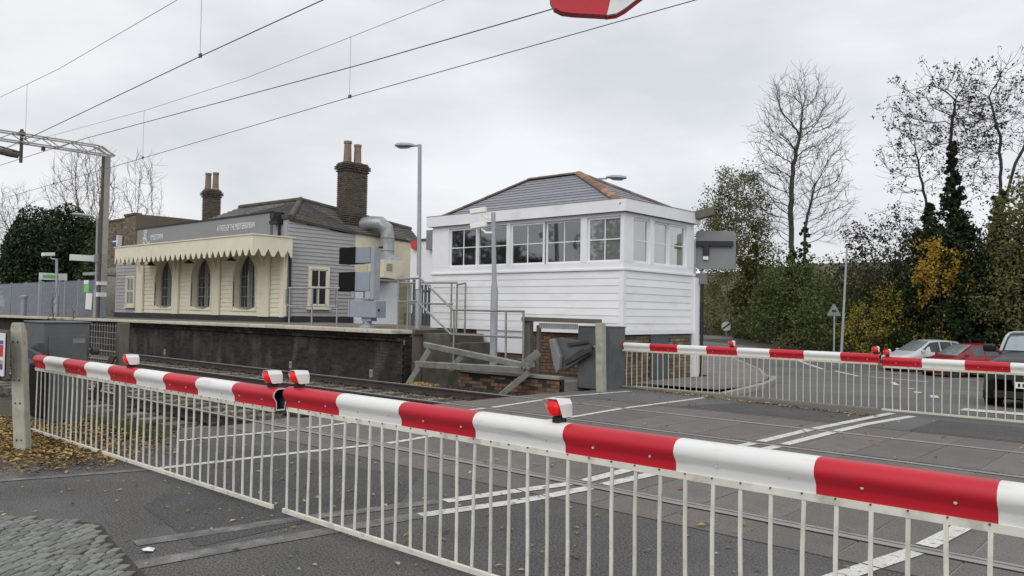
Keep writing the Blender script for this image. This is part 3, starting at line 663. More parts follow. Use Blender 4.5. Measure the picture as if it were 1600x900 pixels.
MB().prism([(-10.74, .98), (-10.60, 1.0), (-10.42, .62), (-10.44, .36), (-10.52, .26), (-10.60, .42)], 'y', 13.20, 13.33).build('counterweight', 'sign_back', m2, bevel=.03)
q = MB(); q.beam((-10.3, 13.31, .88), (-9.75, 13.31, .96), .04, .07, (0, 0, 1)); q.beam((-10.35, 13.31, .50), (-9.72, 13.31, .80), .05, .10); q.beam((-10.2, 13.31, .62), (-9.9, 13.31, .80), .04, .05); q.build('boom_arm', 'machine_dark', m2, bevel=.01)
# ------------------------------------------------------------------ posts, mesh and sign on the near left
p = thing('concrete_post', 'mossy concrete gate post with bolt holes leaning slightly at the near left', 'post', (-9.52, 2.86, -.03), 'concrete gate posts')
q = MB(); a = Vector((-9.36, 2.88, -.1)); t = Vector((-9.60, 2.86, 1.345)); d = t - a
ux = Vector((.745, .667, 0)) * .066; uy = Vector((-.667, .745, 0)) * .055
vs = []; hs = [(0, 1.0), (.93, .98), (1.0, .72)]
for h, s in hs:
    c = a + d * h
    vs += [c - ux * s - uy * s, c + ux * s - uy * s, c + ux * s + uy * s, c - ux * s + uy * s]
q.add(vs, [(0, 3, 2, 1), (8, 9, 10, 11)] + [(i * 4 + j, i * 4 + (j + 1) % 4, (i + 1) * 4 + (j + 1) % 4, (i + 1) * 4 + j) for i in range(2) for j in range(4)])
q.build('shaft', 'concrete_post', p, bevel=.012)
for h in (.16, .42, .585, .86):
    c = a + d * h - uy * 1.0
    for s in (-.35, .4): MB().lathe([(.009, -.006), (.009, .002)], c + ux * s - Vector((0, .002, 0)), 'y', 8).build('bolt_hole', 'black_trim', p)
p = thing('timber_post', 'weathered square timber post holding the wire mesh behind the near left barrier', 'post', (-11.47, 4.72, -.35))
q = MB(); q.beam((-11.47, 4.72, -.35), (-11.47, 4.72, 1.30), .13, .13, (0, 1, 0)); q.build('shaft', 'timber', p, bevel=.01)
q = MB(); q.beam((-11.52, 4.62, .85), (-11.72, 4.45, .25), .05, .07); q.build('strut', 'timber', p)
wf = thing('wire_mesh_fence', 'square wire mesh stretched between the machine cabinet and the timber post', 'mesh fence', (-13, 4.8, 0))
q = MB()
for i in range(11): q.tube([(-14.2, 4.8, .35 + i * .09), (-11.52, 4.8, .34 + i * .09)], .0035, 4)
for i in range(29): q.tube([(-14.2 + i * .095, 4.8, .3), (-14.2 + i * .095, 4.8, 1.28)], .0035, 4)
q.build('mesh', 'galv_rail', wf, kind='stuff')
MB().beam((-14.25, 4.85, -.4), (-14.25, 4.85, 1.3), .09, .09, (0, 1, 0)).build('post', 'timber', wf)
sg = thing('warning_sign', 'white warning sign with red and blue bands beside the near concrete post', 'sign', (-9.7, 2.72, 1.0))
q = MB(); q.box(-10.02, 2.66, .80, -9.345, 2.675, 1.24); q.build('panel', 'sign_white', sg)
for z0, z1, m in ((1.13, 1.165, 'sign_blue'), (1.0, 1.12, 'sign_red'), (.925, .965, 'sign_tan'), (.868, .922, 'sign_blue')):
    MB().box(-10.01, 2.655, z0, -9.355, 2.6595, z1).build('colour_band', m, sg)
text('lettering', 'Passengers must not', 'sign_white', sg, (-9.88, 2.652, 1.07), (1, 0, 0), (0, 0, 1), .045)
text('lettering', 'pass this point', 'sign_white', sg, (-9.88, 2.652, 1.02), (1, 0, 0), (0, 0, 1), .045)
text('lettering', 'or cross the line', 'lettering_red', sg, (-9.88, 2.653, .975), (1, 0, 0), (0, 0, 1), .03)
MB().box(-10.06, 2.69, .78, -9.34, 2.72, 1.27).build('backing_board', 'timber', sg)
q = MB(); q.beam((-9.97, 2.75, -.1), (-9.97, 2.75, 1.2), .07, .07, (0, 1, 0)); q.build('post', 'timber', sg)
# ------------------------------------------------------------------ far side gate post, frame with mesh, broken plank guard
p = thing('concrete_post', 'mossy square post in front of the grey barrier machine on the far side', 'post', (-9.22, 13.0, 0), 'concrete gate posts')
MB().beam((-9.22, 13.02, -.05), (-9.25, 13.0, 1.36), .16, .16, (0, 1, 0)).build('shaft', 'concrete_post', p, bevel=.02)
fr = thing('mesh_gate', 'dark timber gate frame with white mesh strip in front of the signal box brick base', 'gate', (-11.2, 13.2, -.2))
MB().beam((-11.30, 13.2, -.25), (-11.30, 13.2, 1.36), .20, .12, (0, 1, 0)).build('post', 'timber', fr, bevel=.01)
MB().beam((-11.10, 13.32, -.25), (-11.10, 13.32, 1.27), .08, .08, (0, 1, 0)).build('post', 'timber', fr, bevel=.01)
MB().beam((-11.4, 13.12, 1.40), (-9.3, 13.08, 1.385), .09, .09).build('top_beam', 'timber', fr, bevel=.01)
q = MB()
MB().box(-11.08, 13.30, 1.205, -10.02, 13.306, 1.315).build('mesh_backing', 'white_paint', fr)
for i in range(23): q.box(-11.06 + i * .046, 13.285, 1.21, -11.048 + i * .046, 13.295, 1.32)
for i in range(3): q.box(-11.08, 13.285, 1.215 + i * .045, -10.02, 13.295, 1.227 + i * .045)
q.build('mesh', 'skirt_white', fr, kind='stuff')
bk = thing('plank_guard', 'collapsed guard of grey planks leaning in front of the signal box beside the platform end', 'broken fence', (-12.5, 12.75, -.2))
for (a, b_, w, h) in [((-14.10, 12.72, .74), (-10.80, 12.66, .42), .06, .13), ((-14.28, 12.62, .28), (-10.95, 12.58, .34), .06, .14), ((-13.95, 12.78, .68), (-14.42, 12.5, -.22), .05, .12), ((-12.85, 12.80, .58), (-13.12, 12.6, .22), .05, .11), ((-10.62, 12.75, .72), (-10.95, 12.60, .42), .06, .15), ((-10.85, 12.72, .30), (-11.42, 12.35, -.28), .05, .12), ((-11.0, 12.70, .44), (-10.72, 12.70, .50), .06, .18)]:
    MB().beam(a, b_, w, h, (0, -.3, 1)).build('plank', 'grey_plank', bk, bevel=.006)
pk = thing('loose_plank', 'single grey plank standing against the dark platform end wall', 'plank', (-14.5, 12.55, .3))
MB().beam((-14.75, 12.52, .30), (-14.66, 12.54, .84), .12, .03, (0, 1, 0)).build('board', 'grey_plank', pk, bevel=.004)
for i, (x, y) in enumerate(((-15.1, 11.95), (-18.6, 12.02), (-26.0, 12.05))):
    mk = thing('track_marker', ['small white marker plate at the track edge nearest the platform end', 'small white marker plate at the track edge left of the middle barrier lamps', 'small white marker plate at the foot of the platform wall above the left barrier lamp'][i], 'marker', (x, y, -.2), 'white marker plates along the far rail')
    MB().box(x - .05, y - .012, -.05, x + .05, y + .012, .13).build('plate', 'concrete', mk)
    MB().box(x - .025, y - .016, -.25, x + .025, y + .0, -.05).build('stake', 'rust_steel', mk)
    MB().box(x - .02, y - .016, .03, x + .02, y - .0125, .08).build('mark', 'rust_steel', mk)
# ------------------------------------------------------------------ handrails
def rails(name, label, cat, tubes, base, r=.024, mat='galv_rail', group=None):
    t = thing(name, label, cat, base, group)
    for nm, pts in tubes: MB().tube(pts, r, 10).build(nm, mat, t, smooth=50)
    return t
zr = 1.07
rl = rails('handrail', 'galvanised handrail on the platform in front of the grey boarded wall window', 'handrail',
    [('post', [(-20.25, 13.0, zr), (-20.25, 13.0, 2.13)]), ('post', [(-19.12, 13.0, zr), (-19.12, 13.0, 2.11)]), ('post', [(-17.95, 13.0, zr), (-17.95, 13.0, 2.10)]), ('post', [(-17.95, 13.9, zr), (-17.95, 13.9, 2.10)]),
     ('top_rail', [(-20.3, 13.0, 2.13), (-17.95, 13.0, 2.11), (-17.90, 13.05, 2.11), (-17.90, 13.9, 2.11)]), ('mid_rail', [(-20.25, 13.0, 1.60), (-17.95, 13.0, 1.61)]), ('end_loop', [(-20.45, 13.0, 2.1), (-20.45, 13.0, 1.65), (-20.25, 13.0, 1.62)]),
     ('gate_loop', [(-18.95, 13.05, 2.08), (-18.95, 13.05, 1.62), (-18.1, 13.05, 1.62), (-18.1, 13.05, 2.08)])], (-19, 13, zr), mat='galv')
rl = rails('handrail', 'grey tubular handrail sloping down the steps in front of the white signal box', 'handrail',
    [('post', [(-15.42, 13.0, zr), (-15.42, 13.0, 2.30)]), ('post', [(-15.05, 13.0, zr), (-15.05, 13.0, 2.30)]), ('post', [(-14.62, 13.0, .98), (-14.62, 13.0, 2.33)]),
     ('top_rail', [(-15.45, 13.0, 2.31), (-14.62, 13.0, 2.33)]), ('mid_rail', [(-15.42, 13.0, 1.75), (-14.72, 13.0, 1.77)]),
     ('sloping_rail', [(-14.62, 13.0, 2.33), (-13.46, 13.0, 1.58)]), ('lower_sloping_rail', [(-14.72, 13.0, 1.77), (-13.50, 13.0, 1.0)]),
     ('post', [(-13.40, 13.0, .15), (-13.41, 13.0, 1.57)]), ('post', [(-11.76, 13.0, .2), (-11.78, 13.0, 1.56)]), ('post', [(-11.26, 13.0, .1), (-11.27, 13.0, 1.56)]),
     ('top_rail', [(-13.46, 13.0, 1.57), (-11.25, 13.0, 1.56)]), ('mid_rail', [(-13.5, 13.0, 1.0), (-11.26, 13.0, 1.0)])], (-13.4, 13, .2))
rl = rails('handrail', 'second grey handrail beside the dark slatted gate at the back of the steps', 'handrail',
    [('post', [(-14.55, 14.0, 1.0), (-14.55, 14.0, 2.25)]), ('post', [(-14.35, 14.0, .9), (-14.35, 14.0, 2.25)]), ('post', [(-14.05, 14.0, .7), (-14.05, 14.0, 2.22)]), ('top_rail', [(-16.1, 14.0, 2.27), (-14.35, 14.0, 2.25)]), ('top_rail', [(-14.35, 14.0, 2.2), (-14.05, 14.0, 2.24)]), ('mid_rail', [(-16.1, 14.0, 1.72), (-14.5, 14.0, 1.72)]), ('post', [(-16.1, 14.0, 1.06), (-16.1, 14.0, 2.27)])], (-14.5, 14, 1.0))
# ------------------------------------------------------------------ colour light signal on the platform end
sg = thing('railway_signal', 'grey railway signal seen side on, two black hooded heads above a grey box', 'signal', (-16.85, 13.2, zr))
q = MB(); q.lathe([(.24, 0), (.22, .04), (.10, .10), (.09, .26)], (-16.85, 13.2, zr), 'z', 12); q.box(-17.0, 13.1, 1.24, -16.62, 13.3, 1.34); q.build('foot', 'signal_grey', sg, smooth=30)
MB().box(-17.44, 13.03, 1.335, -16.33, 13.37, 1.775).build('junction_box', 'signal_grey', sg, bevel=.012)
MB().box(-17.48, 13.01, 1.34, -17.445, 13.39, 1.77).build('box_end', 'lamp_grey', sg, bevel=.006)
MB().box(-16.33, 13.1, 1.50, -16.30, 13.14, 1.56).build('box_latch', 'black_trim', sg)
q = MB(); q.box(-17.35, 13.06, 1.80, -16.67, 13.34, 1.84); q.box(-16.95, 13.1, 1.775, -16.75, 13.3, 1.80); q.beam((-17.30, 13.05, 1.84), (-17.34, 13.05, 2.06), .04, .10); q.build('cradle', 'signal_grey', sg)
MB().box(-16.66, 13.08, 1.80, -16.52, 13.30, 3.19).build('back_plate', 'lamp_grey', sg, bevel=.008)
MB().box(-16.42, 13.15, 3.14, -16.36, 13.25, 3.19).build('top_latch', 'black_trim', sg)
for (z0, z1, lab) in ((2.02, 2.54, 0), (2.76, 3.20, 1)):
    hd = MB().box(-17.28, 13.06, z0 + .01, -16.665, 13.34, z1 - .01).build('signal_head', 'signal_grey', sg, bevel=.01)
    q = MB(); t = .02
    for (ya, yb, za, zb) in ((13.03, 13.03 + t, z0, z1), (13.35, 13.37, z0, z1), (13.05, 13.35, z1 - t, z1), (13.05, 13.35, z0, z0 + t)):
        e2 = .02 if lab == 0 else .035
        q.add([(-17.95, ya, za), (-17.27, ya, za), (-17.27, yb, za), (-17.95, yb, za), (-17.95, ya, zb), (-17.27, ya, zb), (-17.27, yb, zb), (-17.95, yb, zb)], [(0, 3, 2, 1), (4, 5, 6, 7), (0, 1, 5, 4), (1, 2, 6, 5), (2, 3, 7, 6), (3, 0, 4, 7)])
    q.build('hood', 'black_hood', hd)
    MB().lathe([(.14, 0), (.14, .02), (.10, .05), (.01, .06)], (-17.29, 13.2, (z0 + z1) / 2), 'x', 16).build('lens', 'machine_dark', hd, smooth=True)
# dark slatted gate and teal strip at the back of the platform end
g = thing('slatted_gate', 'dark slatted gate between the signal and the signal box, behind the handrail', 'gate', (-18.2, 16.6, 1.06))
for i in range(5): MB().box(-18.62 + i * .16, 16.60, 1.10, -18.53 + i * .16, 16.63, 2.34).build('slat', 'dark_gate', g)
for z in (1.3, 2.1): MB().box(-18.66, 16.635, z, -17.86, 16.66, z + .07).build('cross_rail', 'dark_gate', g)
MB().box(-18.95, 16.55, 1.06, -18.72, 16.68, 2.5).build('gate_post', 'teal_door', g)
# ------------------------------------------------------------------ lamp posts and camera pole
def lantern(parent, c, ux, L=.72, tilt=.12, mat='lamp_grey'):
    c = Vector(c); ux = Vector(ux).normalized(); uz = Vector((0, 0, 1)); ax = (ux + uz * tilt).normalized(); side = ax.cross(uz).normalized(); up = side.cross(ax)
    prof = [(-.5, .03, .03), (-.42, .09, .05), (-.25, .135, .075), (0, .15, .085), (.25, .13, .085), (.42, .08, .065), (.5, .03, .04)]
    vs = []; n = 12
    for (t, w, h) in prof:
        for k in range(n):
            a = 2 * math.pi * k / n; hh = h if math.sin(a) > 0 else h * .55
            vs.append(c + ax * t * L - side * w * math.cos(a) + up * hh * math.sin(a))
    fs = [(i * n + k, i * n + (k + 1) % n, (i + 1) * n + (k + 1) % n, (i + 1) * n + k) for i in range(6) for k in range(n)] + [tuple(range(n))[::-1], tuple(range(6 * n, 7 * n))]
    h = MB().add(vs, fs).build('lantern', mat, parent, smooth=50)
    q = MB(); q.add([c + ax * t * L * .8 - side * w * .8 - up * .052 for t, w in ((-.3, .1), (.1, .13), (.42, .07))] + [c + ax * t * L * .8 + side * w * .8 - up * .052 for t, w in ((.42, .07), (.1, .13), (-.3, .1))] + [c + ax * t * L * .8 - up * .085 for t in (-.15, .1, .3)],
        [(0, 1, 7, 6), (1, 2, 8, 7), (2, 3, 8), (3, 4, 7, 8), (4, 5, 6, 7), (5, 0, 6)]); q.build('diffuser', 'lens_clear', h)
lp = thing('street_lamp', 'tall grey lamp post on the platform end with lantern pointing left', 'lamp post', (-15.78, 14, zr), 'street lamps')
MB().tube([(-15.78, 14, zr), (-15.78, 14, 2.1), (-15.78, 14, 2.14)], [.085, .085, .06], 14).build('base', 'lamp_grey', lp, smooth=40)
MB().tube([(-15.78, 14, 2.1), (-15.86, 14, 5.92)], [.062, .048], 14).build('pole', 'lamp_grey', lp, smooth=40)
MB().tube([(-15.88, 14, 5.90), (-16.12, 14, 5.92)], [.028, .028], 10).build('arm', 'lamp_grey', lp, smooth=40)
lantern(lp, (-16.47, 14, 5.97), (-1, 0, 0), .78, .12)
MB().box(-15.80, 13.90, 2.1, -15.72, 13.94, 2.45).build('collar', 'white_paint', lp)
lp = thing('street_lamp', 'grey lamp whose arm and lantern show above the signal box roof', 'lamp post', (-14.25, 19.5, .9), 'street lamps')
MB().tube([(-14.42, 19.5, -.3), (-14.42, 19.5, 5.46)], [.08, .05], 12).build('pole', 'lamp_grey', lp, smooth=40)
MB().tube([(-14.42, 19.5, 5.42), (-14.32, 19.57, 5.55), (-14.12, 19.7, 5.62), (-13.95, 19.85, 5.63)], .03, 8).build('arm', 'lamp_grey', lp, smooth=40)
lantern(lp, (-13.72, 20.0, 5.65), (.745, .667, 0), .62, -.03)
cp = thing('camera_pole', 'grey pole with two white cameras standing in front of the signal box windows', 'camera pole', (-12.37, 13.25, .15))
MB().tube([(-12.37, 13.25, .15), (-12.37, 13.25, 2.0), (-12.38, 13.25, 2.25)], [.085, .085, .055], 14).build('base', 'lamp_grey', cp, smooth=40)
MB().tube([(-12.38, 13.25, 2.2), (-12.45, 13.25, 3.80)], [.056, .050], 14).build('pole', 'lamp_grey', cp, smooth=40)
MB().box(-12.47, 13.15, .20, -12.27, 13.35, .235).build('base_plate', 'lamp_grey', cp)
for z, dx in ((3.86, 0), (3.52, 0.02)):
    MB().tube([(-12.45, 13.25, z - .20), (-12.6, 13.2, z - .18), (-12.74, 13.17, z - .08)], .022, 8).build('bracket', 'lamp_white', cp, smooth=40)
    c = MB().obox((-12.83 + dx, 13.15, z), (.19, .06, .022), (-.02, .06, 0), (-.01, 0, .058)).build('camera', 'lamp_white', cp, bevel=.015)
    MB().obox((-13.02 + dx, 13.09, z - .025), (.008, .003, 0), (-.014, .042, 0), (0, 0, .04)).build('camera_window', 'black_hood', c)
MB().tube([(-12.42, 13.2, 3.33), (-12.6, 13.15, 3.34)], .03, 8).build('junction_box', 'lamp_white', cp, smooth=40)
# ------------------------------------------------------------------ signal box
SX0, SX1, SY0, SY1 = -15.6, -9.6, 14.3, 17.3
sb = thing('signal_box', 'white boarded signal box with rows of windows and a hipped slate roof', 'signal box', (-12.6, 15.8, 0))
def board(mb, a, b, z0, z1, nrm, lap=.015, th=.003):
    # one lapped weatherboard from a to b (x,y), bottom edge standing proud
    a = Vector((a[0], a[1], 0)); b = Vector((b[0], b[1], 0)); n = Vector((nrm[0], nrm[1], 0)); Z = Vector((0, 0, 1))
    vs = []
    for p in (a, b): vs += [p + Z * z0 + n * lap, p + Z * z1 + n * th, p + Z * z1 - n * .012, p + Z * z0 - n * .012]
    return mb.add(vs, [(0, 1, 2, 3), (4, 7, 6, 5), (0, 4, 5, 1), (1, 5, 6, 2), (2, 6, 7, 3), (3, 7, 4, 0)])
nb = 8; zb0, zb1 = 1.175, 2.48; hb = (zb1 - zb0) / nb
for i in range(nb):
    z0 = zb0 + hb * i
    board(MB(), (SX0 + .06, SY0), (SX1 - .085, SY0), z0, z0 + hb - .002, (0, -1)).build('front_board', 'white_board', sb)
    board(MB(), (SX1, SY0 + .085), (SX1, SY1 - .1), z0, z0 + hb - .002, (1, 0)).build('end_board', 'white_board', sb)
MB().box(SX0 + .02, SY0 + .013, 1.16, SX1 - .013, SY1 - .02, 2.5).build('lower_wall', 'white_paint', sb)
q = MB(); q.box(SX1 - .09, SY0 - .022, 1.15, SX1 + .022, SY0 + .08, 2.48); q.box(SX1 - .05, SY1 - .11, 1.15, SX1 + .022, SY1 + .02, 2.48); q.box(SX0 - .02, SY0 - .022, 1.15, SX0 + .06, SY0 + .06, 2.48); q.build('corner_board', 'white_paint', sb)
MB().box(SX0 - .02, SY0 - .015, 1.10, SX1 + .015, SY0 + .05, 1.172).build('drip_board', 'white_paint', sb)
MB().box(SX1 - .05, SY0 + .06, 1.10, SX1 + .015, SY1, 1.172).build('drip_board', 'white_paint', sb)
# sill band
q = MB(); q.box(SX0 - .04, SY0 - .05, 2.482, SX1 + .05, SY0 + .06, 2.53); q.box(SX1 - .06, SY0 + .062, 2.482, SX1 + .05, SY1 + .03, 2.53); q.build('sill', 'white_paint', sb, bevel=.006)
q = MB(); q.box(SX0, SY0 - .012, 2.532, SX1 + .012, SY0 + .06, 2.665); q.box(SX1 - .06, SY0 + .062, 2.532, SX1 + .012, SY1, 2.665); q.build('sill_board', 'white_paint', sb)
# window band posts
def post(x0, x1): MB().box(x0, SY0 - .016, 2.667, x1, SY0 + .10, 3.70).build('window_post', 'white_paint', sb)
for a, b in ((SX0 + .0, -14.98), (-12.97, -12.86), (-10.74, -10.57), (-9.66, SX1 + .016)): post(a, b)
MB().box(SX0, SY0 - .004, 3.655, SX1, SY0 + .10, 3.73).build('head_board', 'white_paint', sb)
MB().box(SX1 - .10, SY0 + .102, 3.655, SX1 + .004, SY1, 3.73).build('head_board', 'white_paint', sb)
for a, b in ((SY0 + .101, 14.66), (15.33, 15.50), (16.95, SY1)): MB().box(SX1 - .10, a, 2.667, SX1 + .016, b, 3.654).build('window_post', 'white_paint', sb)
def sash(u0, u1, z0, z1, face, cols, blind=None, off=0.0):
    # a sash with glazing bars; face 'f' front (u = x) or 'e' end (u = y)
    fw = .045; d = .03 + off
    def bx(mb, ua, ub, za, zb, da, db):
        if face == 'f': mb.box(ua, SY0 + da, za, ub, SY0 + db, zb)
        else: mb.box(SX1 - db, ua, za, SX1 - da, ub, zb)
    q = MB(); bx(q, u0, u0 + fw, z0, z1, d, d + .04); bx(q, u1 - fw, u1, z0, z1, d, d + .04); bx(q, u0 + fw, u1 - fw, z0, z0 + fw, d, d + .04); bx(q, u0 + fw, u1 - fw, z1 - fw, z1, d, d + .04)
    w = q.build('window', 'white_paint', sb)
    zm = (z0 + z1) / 2; us = [u0 + fw + (u1 - u0 - 2 * fw) * i / cols for i in range(cols + 1)]
    q = MB(); bx(q, u0 + fw, u1 - fw, zm - .011, zm + .011, d + .008, d + .034); q.build('glazing_bar', 'white_paint', w)
    for u in us[1:-1]:
        for za, zb in ((z0 + fw, zm - .011), (zm + .011, z1 - fw)):
            q = MB(); bx(q, u - .011, u + .011, za, zb, d + .010, d + .032); q.build('glazing_bar', 'white_paint', w)
    for a, b in zip(us, us[1:]):
        for za, zb in ((z0 + fw, zm), (zm, z1 - fw)):
            q = MB()
            if face == 'f': q.add([(a, SY0 + d + .022, za), (b, SY0 + d + .022, za), (b, SY0 + d + .022, zb), (a, SY0 + d + .022, zb)], [(0, 1, 2, 3)])
            else: q.add([(SX1 - d - .022, a, za), (SX1 - d - .022, b, za), (SX1 - d - .022, b, zb), (SX1 - d - .022, a, zb)], [(0, 1, 2, 3)])
            q.build('pane', 'window_glass', w, recalc=False)
    if blind:
        q = MB(); bx(q, u0 + .02, u1 - .02, z0, z1, d + .06, d + .064); q.build('roller_blind', blind, w)
sash(-14.975, -14.00, 2.67, 3.653, 'f', 2); sash(-14.03, -12.975, 2.67, 3.653, 'f', 2, None, .045)
sash(-12.855, -11.82, 2.67, 3.653, 'f', 2); sash(-11.80, -10.745, 2.67, 3.653, 'f', 2, None, .045)
sash(-10.565, -9.665, 2.67, 3.653, 'f', 2, 'blind_grey')
sash(14.665, 15.325, 2.67, 3.653, 'e', 1, 'blind_cream'); sash(15.505, 16.20, 2.67, 3.653, 'e', 1, 'blind_cream', .03); sash(16.21, 16.945, 2.67, 3.653, 'e', 1, 'blind_cream')
# interior: back wall, floor, desk with screens, ceiling
MB().box(SX0 + .1, SY1 - .12, 2.0, SX1 - .1, SY1 - .04, 3.75).build('back_wall', 'interior', sb)
MB().box(SX0 + .1, SY0 + .14, 1.95, SX1 - .12, SY1 - .12, 2.0).build('floor', 'interior_dark', sb)
MB().box(SX0, SY0 + .1, 3.735, SX1 - .1, SY1, 3.78).build('ceiling', 'interior', sb)
MB().box(SX0, SY0 + .0, 1.2, SX0 + .09, SY1, 3.73).build('west_wall', 'white_paint', sb)
MB().box(SX0, SY1 - .03, 1.16, SX1, SY1, 3.73).build('rear_wall', 'white_paint', sb)
q = MB(); q.box(-14.6, 16.3, 2.7, -10.8, 16.9, 2.75); q.box(-14.1, 16.5, 2.78, -13.5, 16.55, 3.15); q.box(-12.6, 16.5, 2.78, -12.0, 16.55, 3.15); q.build('signal_desk', 'interior_dark', sb)
MB().box(-11.65, 16.9, 3.05, -11.1, 16.95, 3.35).build('wall_panel', 'red_plastic', sb)
MB().box(-14.75, 16.9, 2.7, -14.45, 16.95, 3.05).build('wall_panel', 'sign_back', sb)
# fascia and roof
q = MB(); q.box(SX0 - .12, SY0 - .13, 3.735, SX1 + .13, SY0 - .09, 4.0); q.box(SX1 + .09, SY0 - .09, 3.735, SX1 + .13, SY1 + .12, 3.998); q.box(SX0 - .12, SY0 - .088, 3.735, SX0 - .08, SY1 + .12, 3.998); q.box(SX0 - .08, SY1 + .08, 3.735, SX1 + .09, SY1 + .12, 3.998); q.build('fascia', 'white_paint', sb)
MB().box(SX0 - .08, SY0 - .088, 3.782, SX1 + .088, SY1 + .078, 3.80).build('soffit', 'white_paint', sb)
q = MB(); q.box(SX0 - .13, SY0 - .14, 4.002, SX1 + .14, SY0 - .07, 4.014); q.box(SX1 + .07, SY0 - .068, 4.002, SX1 + .14, SY1 + .13, 4.014); q.build('lead_edge', 'sign_grey', sb)
A = Vector((-11.95, 15.8, 4.98)); B = Vector((-13.55, 15.8, 4.98))
c00 = Vector((SX0 - .05, SY0 - .05, 3.86)); c10 = Vector((SX1 + .05, SY0 - .05, 3.86)); c11 = Vector((SX1 + .05, SY1 + .05, 3.86)); c01 = Vector((SX0 - .05, SY1 + .05, 3.86))
def courses(e0, e1, t0, t1, n):
    # lapped slate courses between an eave e0-e1 and a top t0-t1
    nn = (e1 - e0).cross(t1 - e0 if (t1 - e1).length > 1e-3 else t0 - e0).normalized()
    if nn.z < 0: nn = -nn
    for i in range(n):
        f0, f1 = i / n, (i + 1.25) / n; f1 = min(f1, 1)
        a, b = e0.lerp(t0, f0), e1.lerp(t1, f0); c, d = e1.lerp(t1, f1), e0.lerp(t0, f1)
        vs = [a + nn * .030, b + nn * .030, c + nn * .008, d + nn * .008, a + nn * .012, b + nn * .012, c - nn * .004, d - nn * .004]
        MB().add(vs, [(0, 1, 2, 3), (7, 6, 5, 4), (0, 4, 5, 1), (1, 5, 6, 2), (2, 6, 7, 3), (3, 7, 4, 0)]).build('slate_course', 'slate', sb)
courses(c00, c10, B, A, 13); courses(c10, c11, A, A + Vector((0, .01, 0)), 13); courses(c01, c11, B, A, 13); courses(c00, c01, B, B + Vector((0, .01, 0)), 13)
def ridge(p, q, n, r=.10, mt='ridge_tile_dull'):
    p, q = Vector(p), Vector(q); d = (q - p) / n; s = d.normalized().cross(Vector((0, 0, 1))).normalized(); u = s.cross(d.normalized())
    for i in range(n):
        a = p + d * i; b = p + d * (i + 1.06); vs = []
        for c, k in ((a, 1.0), (b, .93)):
            for t in range(7):
                an = math.pi * t / 6; vs.append(c + s * math.cos(an) * r * k + u * (math.sin(an) * r * .62 * k - .02))
        MB().add(vs, [(j, j + 1, 8 + j, 7 + j) for j in range(6)] + [(0, 1, 2, 3, 4, 5, 6), (13, 12, 11, 10, 9, 8, 7)]).build('ridge_tile', mt, sb)
up = Vector((0, 0, .035))
ridge(B + up, A + up, 5); ridge(c10 + up, A + up, 10, .12, 'ridge_tile'); ridge(c00 + up, B + up, 9); ridge(c11 + up, A + up, 9); ridge(c01 + up, B + up, 9)
# brick base, white lower panel, door
MB().box(SX0 + .1, SY0 + .12, -.35, SX1 - .06, SY1 - .02, 1.155).build('base_core', 'dark_mortar', sb)
q = MB(); brick_wall(q, None, (SX0 + .1, SY0 + .115, -.30), (1, 0, 0), (0, -1, 0), 5.84, 1.42); q.build('base_bricks', 'red_brick', sb, kind='stuff')
q = MB(); brick_wall(q, None, (SX1 - .055, SY0 + .12, -.08), (0, 1, 0), (1, 0, 0), 2.86, 1.19, skip=lambda x, y: 1.05 < x < 1.85 and y < 1.16); q.build('base_bricks', 'yellow_brick', sb, kind='stuff')
MB().box(SX1 - .05, 15.48, .0, SX1 - .03, 16.26, 1.14).build('base_door', 'teal_door', sb)
MB().box(SX1 - .029, 15.80, .62, SX1 - .024, 15.98, .78).build('door_notice', 'sign_red', sb)
MB().box(-13.98, SY0 + .05, .56, -12.25, SY0 + .10, 1.15).build('lower_panel', 'white_paint', sb)
q = MB(); q.box(SX1 - .03, SY1 - .0, -.05, SX1 + .06, SY1 + .22, 2.45); q.build('corner_pilaster', 'white_paint', sb)
MB().tube([(SX1 + .1, SY1 + .27, 2.3), (SX1 + .1, SY1 + .27, -.05)], .04, 8).build('downpipe', 'black_trim', sb, smooth=40)
q = MB(); q.obox((SX1 + .12, SY1 + .25, 2.42), (.08, 0, 0), (0, .08, 0), (0, 0, .12)); q.build('hopper', 'sign_back', sb)
MB().obox((SX1 + .30, SY1 + .0, 3.98), (.20, .06, .05), (-.04, .12, 0), (-.03, 0, .10)).build('flood_light', 'timber', sb, bevel=.02)
# back of the traffic signal board beside the box
wb = thing('signal_board', 'back of a grey traffic signal board with black bar beyond the signal box corner', 'signal board', (-9.2, 17.75, 0))
ux = Vector((.80, .60, 0)).normalized(); uy = Vector((-ux.y, ux.x, 0)); c = Vector((-9.23, 17.72, 3.13)); Z = Vector((0, 0, 1))
r = .05; poly = [(-.475 + r, -.465), (.475 - r, -.465), (.475, -.465 + r), (.475, .465 - r), (.475 - r, .465), (-.475 + r, .465), (-.475, .465 - r), (-.475, -.465 + r)]
q = MB(); vs = [c + ux * a + Z * b - uy * .012 for a, b in poly] + [c + ux * a + Z * b + uy * .012 for a, b in poly]
q.add(vs, [tuple(range(8)), tuple(range(8, 16))[::-1]] + [(i, (i + 1) % 8, 8 + (i + 1) % 8, 8 + i) for i in range(8)]); q.build('backing_board', 'sign_back', wb)
MB().obox(c + Z * .15 - uy * .06 - ux * .04, ux * .44, uy * .045, Z * .06).build('black_bar', 'black_trim', wb)
MB().obox(c - Z * .03 - uy * .06 - ux * .24, ux * .07, uy * .04, Z * .12).build('black_bracket', 'black_trim', wb)
MB().obox(c - Z * .19 - uy * .05 - ux * .25, ux * .06, uy * .03, Z * .05).build('white_cap', 'sign_white', wb)
MB().tube([c - ux * .53 - uy * .05 + Z * .2, c - ux * .53 - uy * .05 - Z * 3.2], .055, 10).build('pole', 'lamp_grey', wb, smooth=40)
